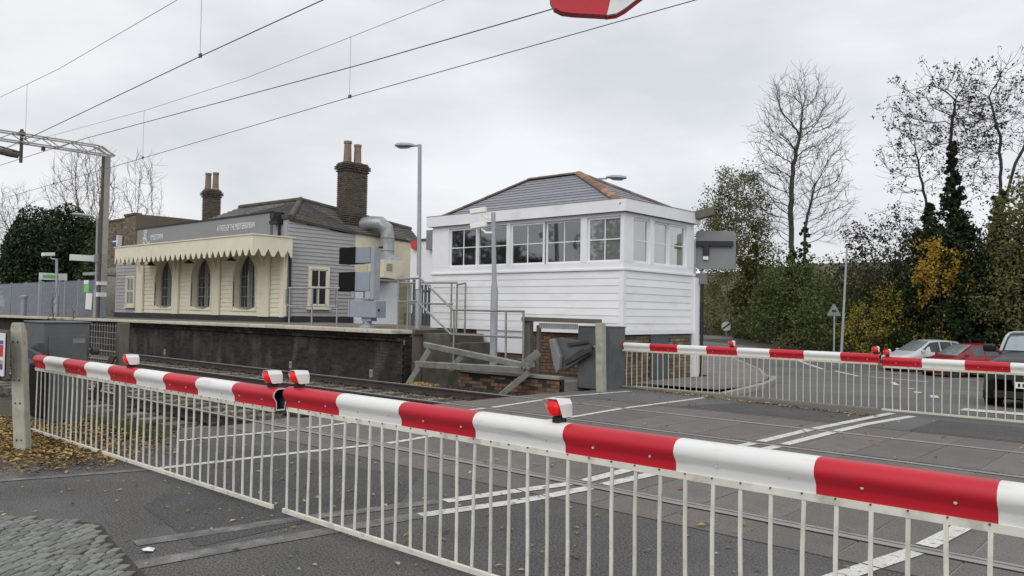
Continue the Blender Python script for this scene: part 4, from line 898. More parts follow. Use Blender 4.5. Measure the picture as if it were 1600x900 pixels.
# ------------------------------------------------------------------ station building
S = thing('station_building', 'grey and cream boarded station restaurant with arched doors and scalloped canopy', 'station building', (-30, 17, 1.0))
Y0 = 15.5; ZB = 1.0; XR = -24.4
def boards(mb, x0, x1, y, z0, z1, step, nrm=(0, -1), top=None):
    z = z0
    while z < z1 - .01:
        h = min(step, z1 - z)
        if nrm[0] == 0: board(mb, (x0, y), (x1, y), z, z + h - .002, nrm, .030, .003)
        else:
            a, b = x0, x1
            if top: # sloping top: shorten the board where the verge cuts it
                ta, tb = top
                if z + h > tb: b = x0 + (x1 - x0) * max(0, min(1, (ta - z - h * .5) / (ta - tb)))
            if b - a > .05: board(mb, (y, a), (y, b), z, z + h - .002, nrm, .030, .003)
        z += step
# left grey wall
MB().box(-38.7, Y0 + .02, ZB, -36.3, Y0 + .25, 3.9).build('left_wall', 'grey_board', S)
q = MB(); boards(q, -38.6, -36.2, Y0 + .018, 1.22, 3.9, .155); q.build('weatherboards', 'grey_board', S, kind='stuff')
def sash_window(parent, c, u, nrm, w, h, fr='cream_paint'):
    # double hung window: c = bottom centre on the wall face
    c, u, n = Vector(c), Vector(u), Vector(nrm); Z = Vector((0, 0, 1))
    q = MB(); t = .09
    q.obox(c + u * (-w / 2 - t / 2) + Z * h / 2 + n * .02, u * t / 2, n * .05, Z * (h / 2 + t)); q.obox(c + u * (w / 2 + t / 2) + Z * h / 2 + n * .02, u * t / 2, n * .05, Z * (h / 2 + t))
    q.obox(c + Z * (h + t / 2) + n * .02, u * w / 2, n * .05, Z * t / 2); q.obox(c - Z * t / 2 + n * .02, u * w / 2, n * .05, Z * t / 2)
    f = q.build('window', fr, parent)
    q = MB(); q.obox(c - Z * (t + .03) + n * .04, u * (w / 2 + t + .05), n * .08, Z * .03); q.build('sill', fr, f)
    q = MB(); q.obox(c + Z * h / 2 + n * .035, u * w / 2, n * .02, Z * .028); q.obox(c + Z * h / 2 + n * .03, u * .016, n * .015, Z * h / 2)
    for s in (-1, 1): q.obox(c + u * s * (w / 2 - .025) + Z * h / 2 + n * .03, u * .025, n * .018, Z * h / 2)
    q.obox(c + Z * .025 + n * .03, u * w / 2, n * .018, Z * .025); q.obox(c + Z * (h - .025) + n * .03, u * w / 2, n * .018, Z * .025)
    q.build('sash', fr, f)
    for s in (-1, 1):
        for k in (0, 1):
            q = MB(); cc = c + u * s * w / 4 + Z * (h * .25 + h * .5 * k) + n * .022; q.add([cc - u * w * .25 - Z * h * .25, cc + u * w * .25 - Z * h * .25, cc + u * w * .25 + Z * h * .25, cc - u * w * .25 + Z * h * .25], [(0, 1, 2, 3)]); q.build('pane', 'door_glass', f, recalc=False)
    q = MB(); q.obox(c + Z * h / 2 + n * .012, u * w / 2, n * .003, Z * h / 2); q.build('room_shade_sheet', 'interior_dark', f)  # thin dark sheet close behind the panes stands in for the unlit room
sash_window(S, (-36.93, Y0, 1.58), (1, 0, 0), (0, -1, 0), .74, 1.22)
sash_window(S, (XR, 16.83, 1.66), (0, 1, 0), (1, 0, 0), .70, 1.30)
# cream bay with three arched doors
CX0, CX1, CZ0, CZ1 = -36.2, -24.42, 1.24, 3.85
AW, AS, AT = .80, 2.60, 3.54
DOORS = (-33.72, -30.45, -27.13)
def arch_w(z):
    if z < 1.46: return 0
    if z <= AS: return AW
    if z >= AT: return 0
    t = (z - AS) / (AT - AS); return AW * (1 - t ** 2.1) ** .62
q = MB(); z = CZ0; st = .162
while z < CZ1 - .01:
    h = min(st, CZ1 - z); za, zb = z, z + h - .003
    xs_ = [CX0]
    for d in DOORS:
        w0, w1 = arch_w(za + .001), arch_w(zb)
        if max(w0, w1) > 0: xs_ += [(d - w0, d - w1), (d + w0, d + w1)]
    xs_.append(CX1); segs = []; cur = CX0
    L_ = [x if isinstance(x, tuple) else (x, x) for x in xs_]
    for i in range(0, len(L_), 2):
        (a0, a1), (b0, b1) = L_[i], L_[i + 1]
        yo, yi, yb = Y0 - .026, Y0 - .002, Y0 + .33
        vs = [(a0, yo, za), (b0, yo, za), (b1, yi, zb), (a1, yi, zb), (a0, yb, za), (b0, yb, za), (b1, yb, zb), (a1, yb, zb)]
        q.add(vs, [(0, 1, 2, 3), (4, 7, 6, 5), (0, 4, 5, 1), (2, 6, 7, 3), (1, 5, 6, 2), (0, 3, 7, 4)])
    z += st
q.build('cream_boards', 'cream_paint', S, kind='stuff')
for (a, b) in ((-36.2, -35.55), (-32.72, -32.22), (-29.42, -28.86), (-26.05, -25.35), (-24.62, -24.40)):
    MB().box(a, Y0 - .11, 1.22, b, Y0 - .028, 3.85).build('pilaster', 'cream_paint', S, bevel=.01)
MB().box(CX0 - .02, Y0 - .03, ZB - .05, CX1 + .02, Y0 + .3, 1.235).build('plinth', 'dark_plinth', S)
MB().box(-38.7, Y0 - .01, ZB - .05, CX0 - .025, Y0 + .3, 1.215).build('plinth', 'dark_plinth', S)
MB().box(XR - .3, Y0 + .31, ZB - .05, XR + .03, 18.40, 1.26).build('plinth', 'dark_plinth', S)
for d in DOORS:
    za = [1.46, AS] + [AS + (AT - AS) * (1 - (1 - k / 12) ** 1.6) for k in range(1, 13)]
    R_ = [(d + arch_w(min(z, AT - .002)), z) for z in za]; Lf = [(2 * d - x, z) for x, z in R_]
    outl = R_ + Lf[::-1]
    # moulded trim round the opening
    q = MB(); outer = [(d + (x - d) * 1.06, 1.46 + (z - 1.46) * 1.02) for x, z in outl]
    for i in range(len(outl) - 1):
        vs = [(outl[i][0], Y0 - .04, outl[i][1]), (outl[i + 1][0], Y0 - .035, outl[i + 1][1]), (outer[i + 1][0], Y0 - .035, outer[i + 1][1]), (outer[i][0], Y0 - .035, outer[i][1])]
        vs += [(p[0], Y0 + .02, p[2]) for p in vs]
        q.add(vs, [(0, 1, 2, 3), (0, 4, 5, 1), (3, 2, 6, 7), (1, 5, 6, 2), (0, 3, 7, 4)])
    q.build('arch_trim', 'cream_paint', S)
    MB().box(d - .84, Y0 - .05, 1.40, d + .84, Y0 + .2, 1.455).build('door_sill', 'cream_paint', S)
    # double door set back in the arch
    q = MB(); inner = [(d + (x - d) * .84, 1.56 + (z - 1.46) * .955) for x, z in outl]
    yd = Y0 + .24
    for i in range(len(outl)):
        j = (i + 1) % len(outl)
        vs = [(outl[i][0], yd, outl[i][1]), (outl[j][0], yd, outl[j][1]), (inner[j][0], yd, inner[j][1]), (inner[i][0], yd, inner[i][1])]
        vs += [(p[0], yd + .06, p[2]) for p in vs]
        q.add(vs, [(0, 1, 2, 3), (3, 2, 6, 7)])
    q.box(d - .13, yd - .012, 1.5, d + .13, yd + .05, AT - .12); q.box(d - .012, yd - .03, 1.5, d + .012, yd - .013, AT - .2)
    dr = q.build('arched_door', 'door_grey', S)
    q = MB()
    for z in (1.95, 2.32, 2.70):
        q.box(d - .68, yd + .005, z - .014, d - .13, yd + .035, z + .014); q.box(d + .13, yd + .005, z - .014, d + .68, yd + .035, z + .014)
    for s in (-1, 1): q.box(d + s * .40 - .012, yd + .006, 1.55, d + s * .40 + .012, yd + .034, 3.1)
    q.build('glazing_bars', 'door_grey', dr)
    q = MB(); q.add([(x, yd + .025, z) for x, z in inner], [tuple(range(len(inner)))]); q.build('door_glass', 'door_glass', dr, recalc=False)
    MB().box(d - .95, yd + .12, 1.3, d + .95, yd + .13, 3.7).build('room_shade_sheet', 'interior_dark', dr)  # dark sheet behind the door glass, room shade put into its colour
# canopy with scalloped valance
KX0, KX1, KY = -35.05, -24.06, 14.0
cn = MB().box(KX0, KY + .03, 3.80, KX1 - .03, Y0 + .02, 3.90).build('canopy', 'cream_paint', S)
q = MB(); q.box(KX0 - .06, KY - .05, 3.955, KX1 + .05, KY + .035, 4.0); q.box(KX1 - .035, KY + .036, 3.955, KX1 + .05, Y0 + .1, 3.999); q.build('canopy_moulding', 'cream_paint', cn, bevel=.008)
MB().box(KX0, KY + .036, 3.90, KX1 - .036, Y0 + .05, 3.952).build('canopy_roof', 'sign_grey', cn)
def valance(p0, p1, nrm, pitch, ztop, zlow, depth):
    p0, p1, n = Vector(p0), Vector(p1), Vector(nrm); L = (p1 - p0).length; u = (p1 - p0) / L; k = max(1, round(L / pitch)); pitch = L / k
    bot = []
    for i in range(k):
        for t in (0, .10, .16, .28, .38, .5, .62, .72, .84, .90):
            a = abs(t - .5) * 2    # 0 in the notch, 1 at the tooth tip
            z = zlow + depth * max(0, (1 - a / .72)) ** .85 if a < .72 else zlow + .02 * max(0, 1 - (a - .72) / .28)
            bot.append(((i + t) * pitch, z))
    bot.append((L, zlow))
    q = MB(); vs = []
    for s, z in bot:
        b = p0 + u * s
        vs += [b + Vector((0, 0, z)) + n * .015, b + Vector((0, 0, ztop)) + n * .015, b + Vector((0, 0, ztop)) - n * .015, b + Vector((0, 0, z)) - n * .015]
    m = len(bot); fs = []
    for i in range(m - 1):
        for j in range(4): fs.append((i * 4 + j, i * 4 + (j + 1) % 4, (i + 1) * 4 + (j + 1) % 4, (i + 1) * 4 + j))
    fs += [(0, 1, 2, 3), tuple((m - 1) * 4 + j for j in range(4))[::-1]]
    q.add(vs, fs); return q.build('valance', 'cream_paint', cn)
valance((KX0, KY, 0), (KX1, KY, 0), (0, -1, 0), .40, 3.954, 3.27, .25)
valance((KX1, KY + .018, 0), (KX1, Y0 + .0, 0), (1, 0, 0), .40, 3.953, 3.27, .25)
valance((KX0, KY + .018, 0), (KX0, Y0 + .0, 0), (-1, 0, 0), .40, 3.953, 3.27, .25)
for x in (-35.85, -32.47, -29.14, -25.7):
    pl = [(Y0 - .12, 3.79), (Y0 - .12, 3.0)] + [(Y0 - .12 - .95 + .95 * math.cos(a), 3.0 + .75 * math.sin(a)) for a in (.3, .7, 1.1, 1.4)] + [(Y0 - 1.2, 3.79)]
    MB().prism(pl, 'x', x - .04, x + .04).build('canopy_bracket', 'cream_paint', S)
for i, x in enumerate((-33.4, -30.1, -26.9)):
    pl = thing('pendant_lamp', ['dark pendant lamp under the canopy by the left arched door', 'dark pendant lamp under the canopy by the middle arched door', 'dark pendant lamp under the canopy by the right arched door'][i], 'lamp', (x, 14.8, 3.3), 'pendant lamps under the canopy')
    MB().lathe([(.20, 0), (.17, .03), (.07, .10), (.03, .14)], (x, 14.8, 3.22), 'z', 14).build('shade', 'black_trim', pl, smooth=40)
    MB().tube([(x, 14.8, 3.36), (x, 14.8, 3.80)], .012, 6).build('cord', 'black_trim', pl)
# parapet sign with lettering
MB().box(-36.35, Y0 - .06, 3.90, -25.4, 16.15, 4.93).build('parapet_sign', 'sign_grey', S)
q = MB(); q.box(-36.42, Y0 - .10, 4.932, -25.34, 16.2, 4.985); q.build('parapet_coping', 'black_trim', S)
q = MB(); q.box(-25.4, 15.56, 3.9, -24.42, 16.3, 4.62); q.build('parapet_return', 'grey_board', S)
text('lettering', 'A TASTE OF THE MEDITERRANEAN', 'lettering', S, (-29.18, Y0 - .064, 4.46), (1, 0, 0), (0, 0, 1), .33, .53)
text('lettering', 'KYLESTOWN', 'lettering', S, (-34.98, Y0 - .064, 4.40), (1, 0, 0), (0, 0, 1), .33, .60)
q = MB()
for (a, b) in (((-35.72, 4.84), (-35.36, 4.84)), ((-35.62, 4.84), (-35.62, 4.30)), ((-35.62, 4.58), (-35.32, 4.80)), ((-35.62, 4.58), (-35.28, 4.28)), ((-35.76, 4.32), (-35.48, 4.26)), ((-35.30, 4.27), (-35.06, 4.33)), ((-35.50, 4.80), (-35.40, 4.42)), ((-35.74, 4.46), (-35.60, 4.62))):
    q.beam((a[0], Y0 - .065, a[1]), (b[0], Y0 - .065, b[1]), .008, .045, (0, 0, 1)) if abs(a[0] - b[0]) > .02 else q.box(a[0] - .03, Y0 - .069, b[1], a[0] + .03, Y0 - .061, a[1])
q.build('emblem', 'lettering', S)
q = MB(); q.box(-25.25, 15.30, 4.50, -24.75, 15.55, 4.62); q.box(-25.12, 15.28, 4.62, -24.80, 15.50, 4.90); q.box(-24.85, 15.4, 3.97, -24.80, 15.5, 4.5); q.build('flood_lights', 'black_trim', S)
MB().box(-25.12, 15.24, 4.68, -24.86, 15.278, 4.86).build('lamp_face', 'interior_dark', S)
# right grey wall (plane x = XR) with sloping verge, cream and white return beyond
tz0, tz1 = 4.60, 4.34
MB().prism([(Y0 + .02, ZB), (18.42, ZB), (18.42, tz1 - .02), (Y0 + .02, tz0 - .02)], 'x', XR - .2, XR - .015).build('side_wall', 'grey_board', S)
q = MB(); boards(q, Y0 + .02, 18.42, XR - .014, 1.27, tz0, .135, (1, 0), (tz0, tz1)); q.build('weatherboards', 'grey_board', S, kind='stuff')
MB().box(XR - .02, Y0 - .03, 1.26, XR + .035, Y0 + .02, 4.0).build('corner_board', 'cream_paint', S)
MB().tube([(XR + .06, Y0 + .12, 3.8), (XR + .06, Y0 + .12, 1.1)], .045, 8).build('downpipe', 'black_trim', S, smooth=40)
MB().box(XR - .2, 18.425, 2.62, XR + .02, 21.25, 4.33).build('cream_wall', 'fan_cream', S)
MB().box(XR - .2, 18.43, ZB - .1, XR + .0, 20.55, 2.615).build('white_wall', 'white_paint', S)
q = MB(); q.box(XR - .25, 18.40, 4.332, XR + .06, 21.3, 4.38); q.build('wall_coping', 'cream_paint', S)
# hipped roof of old tiles
Ar = Vector((-25.9, 17.0, 5.58)); Lr = Vector((-30.3, 17.0, 5.62)); E1 = Vector((-24.28, 15.55, 4.66)); E2 = Vector((-24.28, 18.45, 4.40)); E3 = Vector((-24.28, 21.6, 4.28)); Bk = Vector((-24.9, 21.6, 4.82)); Fl = Vector((-33.5, 15.9, 4.75)); Bl = Vector((-34.0, 22, 4.6)); Kb = Vector((-26.5, 23.5, 4.6))
q = MB(); q.slab([Ar, E1, E2, E3, Bk], .06) if False else None
for tri in ((Ar, E1, E2), (Ar, E2, Bk), (E2, E3, Bk), (Ar, Lr, Fl), (Ar, Fl, E1), (Lr, Bl, Fl), (Ar, Bk, Kb), (Ar, Kb, Lr), (Lr, Kb, Bl)): q.slab(tri, .06)
q.build('roof', 'old_tile', S)
# tile courses laid on the visible hip face, real lapped geometry
def tilefill(name, tri, step, w):
    P = [Vector(p) for p in tri]; e = (P[1] - P[0]); u = e.normalized(); nn = e.cross(P[2] - P[0]).normalized()
    if nn.z < 0: nn = -nn
    v = nn.cross(u)
    if v.dot(P[2] - P[0]) < 0: v = -v
    c2 = [(0, 0), (e.dot(u), 0), ((P[2] - P[0]).dot(u), (P[2] - P[0]).dot(v))]; H = c2[2][1]; q = MB(); r = 0; y = 0.0
    def xr(y): t = y / H; return c2[0][0] + (c2[2][0] - c2[0][0]) * t, c2[1][0] + (c2[2][0] - c2[1][0]) * t
    while y < H - .02:
        lo, hi = xr(y + step * .5); x = lo - (w / 2 if r % 2 else 0)
        while x < hi:
            a, b = max(x, lo), min(x + w, hi)
            if b - a > .03:
                j = rng.uniform(0, .008); o = P[0]
                vs = [o + u * a + v * y + nn * (.03 + j), o + u * (b - .006) + v * y + nn * (.03 + j), o + u * (b - .006) + v * (y + step * 1.1) + nn * .006, o + u * a + v * (y + step * 1.1) + nn * .006]
                vs += [p - nn * .018 for p in vs[:2]]
                q.add(vs, [(0, 1, 2, 3), (0, 4, 5, 1)])
            x += w
        y += step; r += 1
    q.build(name, 'old_tile', S, kind='stuff', recalc=False)
tilefill('roof_tiles', (E1, E2, Ar), .11, .17); tilefill('roof_tiles', (E2, Bk, Ar), .11, .17); tilefill('roof_tiles', (E2, E3, Bk), .11, .17); tilefill('roof_tiles', (Fl, E1, Ar), .11, .17); tilefill('roof_tiles', (Lr, Ar, Fl), .11, .17)
hr = MB(); hr.tube([E1 + Vector((0, 0, .05)), Ar + Vector((0, 0, .06))], .10, 8); hr.tube([Ar + Vector((0, 0, .05)), Lr + Vector((0, 0, .05))], .09, 8); hr.tube([Ar + Vector((0, 0, .05)), Bk + Vector((0, 0, .05))], .08, 8); hr.build('hip_tiles', 'shaded_mossy_concrete', S, smooth=True)
def chimney(c, lx, ly, z0, z1, pots, mat, flare, zb_extra=0):
    ch = MB().box(c[0] - lx / 2 + .02, c[1] - ly / 2 + .02, z0, c[0] + lx / 2 - .02, c[1] + ly / 2 - .02, z1 + .02).build('chimney', 'mortar', S)
    q = MB()
    def courses_(z0, z1, ex):
        z = z0; r = 0
        while z < z1 - .02:
            h = .066
            for (o, u, n, L) in (((c[0] - lx / 2 - ex, c[1] - ly / 2 - ex), (1, 0, 0), (0, -1, 0), lx + 2 * ex), ((c[0] + lx / 2 + ex, c[1] - ly / 2 - ex), (0, 1, 0), (1, 0, 0), ly + 2 * ex), ((c[0] + lx / 2 + ex, c[1] + ly / 2 + ex), (-1, 0, 0), (0, 1, 0), lx + 2 * ex), ((c[0] - lx / 2 - ex, c[1] + ly / 2 + ex), (0, -1, 0), (-1, 0, 0), ly + 2 * ex)):
                x = -(.115 if r % 2 else 0)
                while x < L:
                    a, b = max(0, x), min(L, x + .22)
                    if b - a > .03:
                        u_, n_ = Vector(u), Vector(n); cc = Vector((o[0], o[1], z + h / 2)) + u_ * (a + b) / 2 - n_ * (.04 + ex / 2)
                        q.obox(cc + n_ * rng.uniform(0, .007), u_ * ((b - a) / 2 - .010), n_ * (.045 + ex / 2), Vector((0, 0, h / 2 - .009)))
                    x += .23
            z += .076; r += 1
    courses_(z0, z1 - .30, 0); courses_(z1 - .30, z1 - .21, flare * .5); courses_(z1 - .21, z1 - .06, flare); courses_(z1 - .06, z1, flare * .4)
    if zb_extra: courses_(z0, z0 + zb_extra, .07)
    q.build('bricks', mat, ch, kind='stuff')
    MB().box(c[0] - lx / 2 - .0, c[1] - ly / 2, z1, c[0] + lx / 2, c[1] + ly / 2, z1 + .06).build('flaunching', 'shaded_mossy_concrete', ch)
    for (dx, dy, h, r) in pots:
        MB().lathe([(r * 1.18, 0), (r * 1.18, .08), (r, .10), (r * .86, h - .1), (r * 1.0, h - .09), (r * 1.0, h), (r * .7, h), (r * .7, h - .2)], (c[0] + dx, c[1] + dy, z1 + .04), 'z', 16).build('chimney_pot', 'terracotta', ch, smooth=35)
chimney((-25.05, 18.72), .62, .98, 4.30, 7.08, [(-.05, -.22, .86, .155), (.02, .20, .78, .15)], 'chimney_brick', .085, .85)
chimney((-34.6, 18.0), .55, .62, 4.9, 6.82, [(-.06, -.16, .78, .14), (.04, .15, .84, .14)], 'chimney_brick', .08)
# extractor duct and fan
dk = thing('extractor_duct', 'galvanised extractor duct bending down from the roof into a cream fan housing', 'duct', (-24.0, 19.5, 2.7))
path = [(-24.9, 19.0, 4.78), (-24.35, 19.12, 4.86), (-24.02, 19.30, 4.84), (-23.88, 19.47, 4.64), (-23.86, 19.52, 4.35), (-23.86, 19.52, 3.62)]
MB().tube(path, .265, 20).build('pipe', 'galv', dk, smooth=25)
for z in (4.28, 3.80): MB().lathe([(.28, -.02), (.295, 0), (.28, .02)], (-23.86, 19.52, z), 'z', 20).build('pipe_band', 'galv', dk, smooth=True)
q = MB()
q.add([(-23.86 + a * .40, 19.52 + b * .45, 3.40) for a, b in ((-1, -1), (1, -1), (1, 1), (-1, 1))] + [(-23.86 + a * .31, 19.52 + b * .31, 3.64) for a, b in ((-1, -1), (1, -1), (1, 1), (-1, 1))], [(0, 3, 2, 1), (4, 5, 6, 7), (0, 1, 5, 4), (1, 2, 6, 5), (2, 3, 7, 6), (3, 0, 4, 7)]); q.build('transition', 'galv', dk)
pl = [(19.02, 2.74), (19.65, 2.70)] + arc((19.50, 3.33), .58, -1.2, .12, 6) + [(20.07, 3.41), (19.02, 3.41)]
MB().prism(pl, 'x', -24.37, -23.42).build('fan_housing', 'fan_cream', dk, bevel=.01)
for i in range(5): MB().box(-23.418, 19.15, 3.0 + i * .06, -23.405, 19.42, 3.03 + i * .06).build('louvre', 'sign_back', dk)
MB().box(-24.38, 18.98, 2.62, -23.45, 20.1, 2.69).build('shelf', 'galv_rail', dk)
# white link building behind
lk = thing('link_building', 'plain white rendered wall with tiled roof between the station and signal box', 'building', (-19, 18, 1))
MB().box(-20.75, 18.0, .6, -15.9, 21, 3.92).build('wall', 'white_paint', lk)
q = MB(); q.slab([(-20.8, 17.93, 3.95), (-15.7, 17.93, 3.95), (-15.7, 21.1, 4.15), (-20.8, 21.1, 4.15)], .07); q.build('roof', 'old_tile', lk)
tl = lk
MB().lathe([(.15, 0), (.15, .08), (.10, .13), (.03, .14)], (-20.45, 17.86, 3.74), 'y', 16).build('alarm_bell', 'red_plastic', lk, smooth=35)
b_ = bpy.data.objects['alarm_bell']; b_['label'] = 'red alarm bell'
b_.data.transform(Matrix.Translation((0, 0, 0)))
MB().box(-19.75, 17.80, 3.55, -18.95, 17.98, 4.20).build('vent_box', 'sign_back', lk)
MB().tube([(-18.35, 17.6, 1.0), (-18.45, 17.6, 4.15)], .10, 12).build('flue_pipe', 'lamp_grey', lk, smooth=40)
MB().obox((-17.9, 17.8, 3.78), (.14, .03, -.03), (-.02, .08, 0), (.02, 0, .08)).build('flood_light', 'sign_white', lk, bevel=.03)
MB().box(-20.7, 17.7, 1.0, -19.3, 17.97, 1.45).build('low_wall', 'shaded_mossy_concrete', lk)
# brown brick building behind the left end
bb = thing('brick_building', 'old brown brick building with stepped parapet behind the left end of the station', 'building', (-46, 19, 1))
for (x0, x1, z1, y0) in ((-46.6, -44.0, 6.12, 18.05), (-43.99, -42.6, 6.30, 18.0)):
    MB().box(x0, y0, .8, x1, y0 + 6, z1).build('wall', 'mortar', bb)
    q = MB(); brick_wall(q, None, (max(x0, -47), y0, 3.6), (1, 0, 0), (0, -1, 0), x1 - max(x0, -47), z1 - 3.6, bl=.215, bh=.066); q.build('wall_bricks', 'yellow_brick', bb, kind='stuff')
    MB().box(x0, y0 - .06, z1, x1 + .05, y0 + .3, z1 + .1).build('coping', 'yellow_brick', bb)
q = MB(); q.prism([(-42.59, 3.0), (-33.0, 3.0), (-33.0, 5.25), (-38.2, 5.86), (-42.59, 6.34)], 'y', 18.0, 18.4); q.build('sloping_parapet', 'yellow_brick', bb)
sp = thing('station_sign', 'small dark purple sign with white edge on the brick wall above the canopy end', 'sign', (-44.6, 17.9, 5))
MB().box(-45.25, 17.88, 4.72, -44.28, 17.93, 5.22).build('panel', 'sign_purple', sp); MB().box(-45.15, 17.874, 4.95, -44.45, 17.879, 5.03).build('lettering_band', 'lettering', sp); MB().box(-44.22, 17.7, 4.68, -44.10, 17.95, 5.28).build('edge_panel', 'sign_white', sp); MB().box(-44.9, 17.932, 4.9, -44.5, 17.99, 5.05).build('bracket', 'black_trim', sp)
pc = thing('porch', 'small grey porch with flat roof at the left end of the station wall', 'porch', (-39.5, 16, 1))
MB().box(-41.0, 14.9, 2.95, -38.75, 16.6, 3.08).build('roof', 'galv', pc); MB().box(-39.2, 14.95, .98, -39.1, 15.05, 2.95).build('post', 'lamp_grey', pc); MB().box(-40.9, 16.4, .95, -38.8, 16.55, 2.94).build('back_wall', 'shaded_mossy_concrete', pc)
# ------------------------------------------------------------------ overhead line mast, gantry and wires
ms = thing('overhead_mast', 'tall concrete and steel mast with lattice gantry reaching left over the tracks', 'mast', (-36.3, 14, 1))
MB().box(-36.40, 13.93, .95, -36.24, 14.17, 8.02).build('concrete_leg', 'mast_concrete', ms, bevel=.02)
MB().box(-36.42, 13.85, .95, -36.26, 13.92, 7.98).build('steel_leg', 'rust_steel', ms)
for z0, z1 in ((1.9, 2.08), (2.4, 2.55)): MB().box(-36.41, 13.79, z0, -36.21, 14.16, z1).build('white_band', 'sign_white', ms)
MB().box(-36.405, 13.925, .96, -36.215, 14.155, 1.9).build('grey_foot', 'palisade', ms)
q = MB(); X_ = -36.1
gy1, gy0 = 14.2, 3.4
for dx in (-.22, .22):
    q.beam((X_ + dx, gy1 - .7, 8.34), (X_ + dx, gy0, 8.34), .05, .05); q.beam((X_ + dx, gy1, 8.01), (X_ + dx, gy0, 8.01), .05, .05); q.beam((X_ + dx, gy1 - .7, 8.34), (X_ + dx, gy1, 8.01), .06, .06)
yy = gy1; k = 0
while yy > gy0 + .5:
    for dx in (-.22, .22): q.beam((X_ + dx, yy, 8.01 if k % 2 == 0 else 8.34), (X_ + dx, yy - .55, 8.34 if k % 2 == 0 else 8.01), .03, .03)
    q.beam((X_ - .22, yy, 8.34 if k % 2 else 8.01), (X_ + .22, yy, 8.34 if k % 2 else 8.01), .03, .03); yy -= .55; k += 1
q.build('gantry', 'gantry_steel', ms)
MB().box(-36.25, 2.9, -.3, -35.9, 3.3, 8.3).build('far_leg', 'mast_concrete', ms)
q = MB(); q.beam((-36.1, 10.65, 8.55), (-36.1, 10.65, 7.2), .10, .10, (0, 1, 0)); q.box(-36.2, 10.55, 8.3, -36.0, 10.75, 8.45); q.build('drop_arm', 'rust_steel', ms)
q = MB(); q.beam((-36.1, 10.6, 7.62), (-36.1, 9.4, 7.8), .06, .06); q.tube([(-36.1, 10.55, 7.48), (-36.1, 10.25, 7.5), (-36.1, 9.95, 7.54), (-36.1, 9.6, 7.6)], [.12, .13, .13, .06], 10); q.build('insulator', 'rust_steel', ms)
q = MB(); q.box(-36.2, 11.4, 7.82, -36.0, 11.5, 7.98); q.build('clamp', 'rust_steel', ms)
wr = thing('overhead_wires', 'thin overhead contact and catenary wires with droppers crossing the sky above the tracks', 'wires', (-20, 8, 6))
def wire(pts, r=.011, nm='wire', n=14):
    out = []
    for (a, b) in zip(pts, pts[1:]):
        a, b = Vector(a), Vector(b)
        for i in range(n): out.append(a.lerp(b, i / n))
    out.append(Vector(pts[-1])); MB().tube(out, r, 5).build(nm, 'wire', wr)
wire([(-60, 6.6, 4.9), (-36, 6.6, 5.3), (-21.2, 6.6, 5.62), (-13.24, 6.6, 5.88), (-9.58, 6.6, 5.97), (10, 6.6, 6.3)], .009, 'contact_wire')
wire([(-60, 6.6, 7.6), (-36, 6.6, 7.4), (-24.2, 6.6, 7.0), (-20, 6.6, 6.95), (-14.25, 6.6, 7.1), (10, 6.6, 8.6)], .0055, 'catenary_wire')
wire([(-60, 10.2, 5.4), (-36, 10.2, 5.75), (-23.8, 10.2, 5.89), (-13.8, 10.2, 6.03), (-5.6, 10.2, 6.08), (12, 10.2, 6.3)], .008, 'contact_wire')
wire([(-60, 10.2, 8.2), (-36, 10.2, 7.75), (-23.8, 10.2, 7.3), (-18, 10.2, 7.22), (-13.84, 10.2, 7.32), (-10.84, 10.2, 7.40), (12, 10.2, 9.2)], .0055, 'catenary_wire')
wire([(-60, 8.6, 6.2), (-36, 8.6, 6.3), (-23.9, 8.6, 6.2), (-11.4, 8.6, 5.86), (-7.1, 8.6, 5.80), (12, 8.6, 6.0)], .009, 'feeder_wire')
for (x, y, z0, z1) in ((-13.24, 6.6, 5.88, 7.15), (-22.1, 6.6, 5.6, 6.97), (-13.82, 10.2, 6.03, 7.32), (-23.8, 10.2, 5.89, 7.3), (-31, 10.2, 5.8, 7.55), (-5, 6.6, 6.05, 7.6), (-5, 10.2, 6.08, 7.85)):
    MB().tube([(x, y, z0), (x, y, z1)], .004, 5).build('dropper', 'wire', wr)
    MB().box(x - .03, y - .015, z0 - .02, x + .05, y + .015, z0 + .05).build('wire_clip', 'wire', wr)
# ------------------------------------------------------------------ platform furniture, palisade fence
pa = thing('palisade_fence', 'long grey palisade fence along the back of the platform under the dark hedge', 'fence', (-52, 16.5, .9))
q = MB(); x = -43.3
while x > -74:
    z = zp(x); q.box(x - .035, 16.5, z - .02, x + .035, 16.515, z + 1.80); q.add([(x - .035, 16.5, z + 1.80), (x + .035, 16.5, z + 1.80), (x, 16.5, z + 1.9), (x - .035, 16.515, z + 1.80), (x + .035, 16.515, z + 1.80), (x, 16.515, z + 1.9)], [(0, 1, 2), (5, 4, 3), (0, 2, 5, 3), (1, 4, 5, 2)]); x -= .135
q.build('pales', 'palisade', pa, kind='stuff')
for z in (.25, 1.55):
    MB().beam((-43.2, 16.54, zp(-43) + z), (-74, 16.54, zp(-74) + z), .04, .05).build('rail', 'palisade', pa)
x = -43.2
while x > -74: MB().box(x - .05, 16.48, zp(x) - .1, x + .05, 16.58, zp(x) + 1.95).build('post', 'palisade', pa); x -= 2.75
gs = thing('green_notice', 'small green and white notice fixed high on the palisade fence', 'notice', (-44.2, 16.45, 2.5)); MB().box(-45.1, 16.46, 2.18, -44.4, 16.49, 2.62).build('panel', 'sign_green', gs); MB().box(-45.1, 16.46, 2.63, -44.5, 16.49, 2.83).build('top_panel', 'sign_white', gs)
gs = thing('white_notice', 'tilted pale notice board leaning on the palisade fence by the mast', 'notice', (-44, 16.4, 1.4)); MB().obox((-44.3, 16.45, 1.72), (.40, 0, -.02), (0, .015, 0), (.03, 0, .42)).build('panel', 'lamp_white', gs)
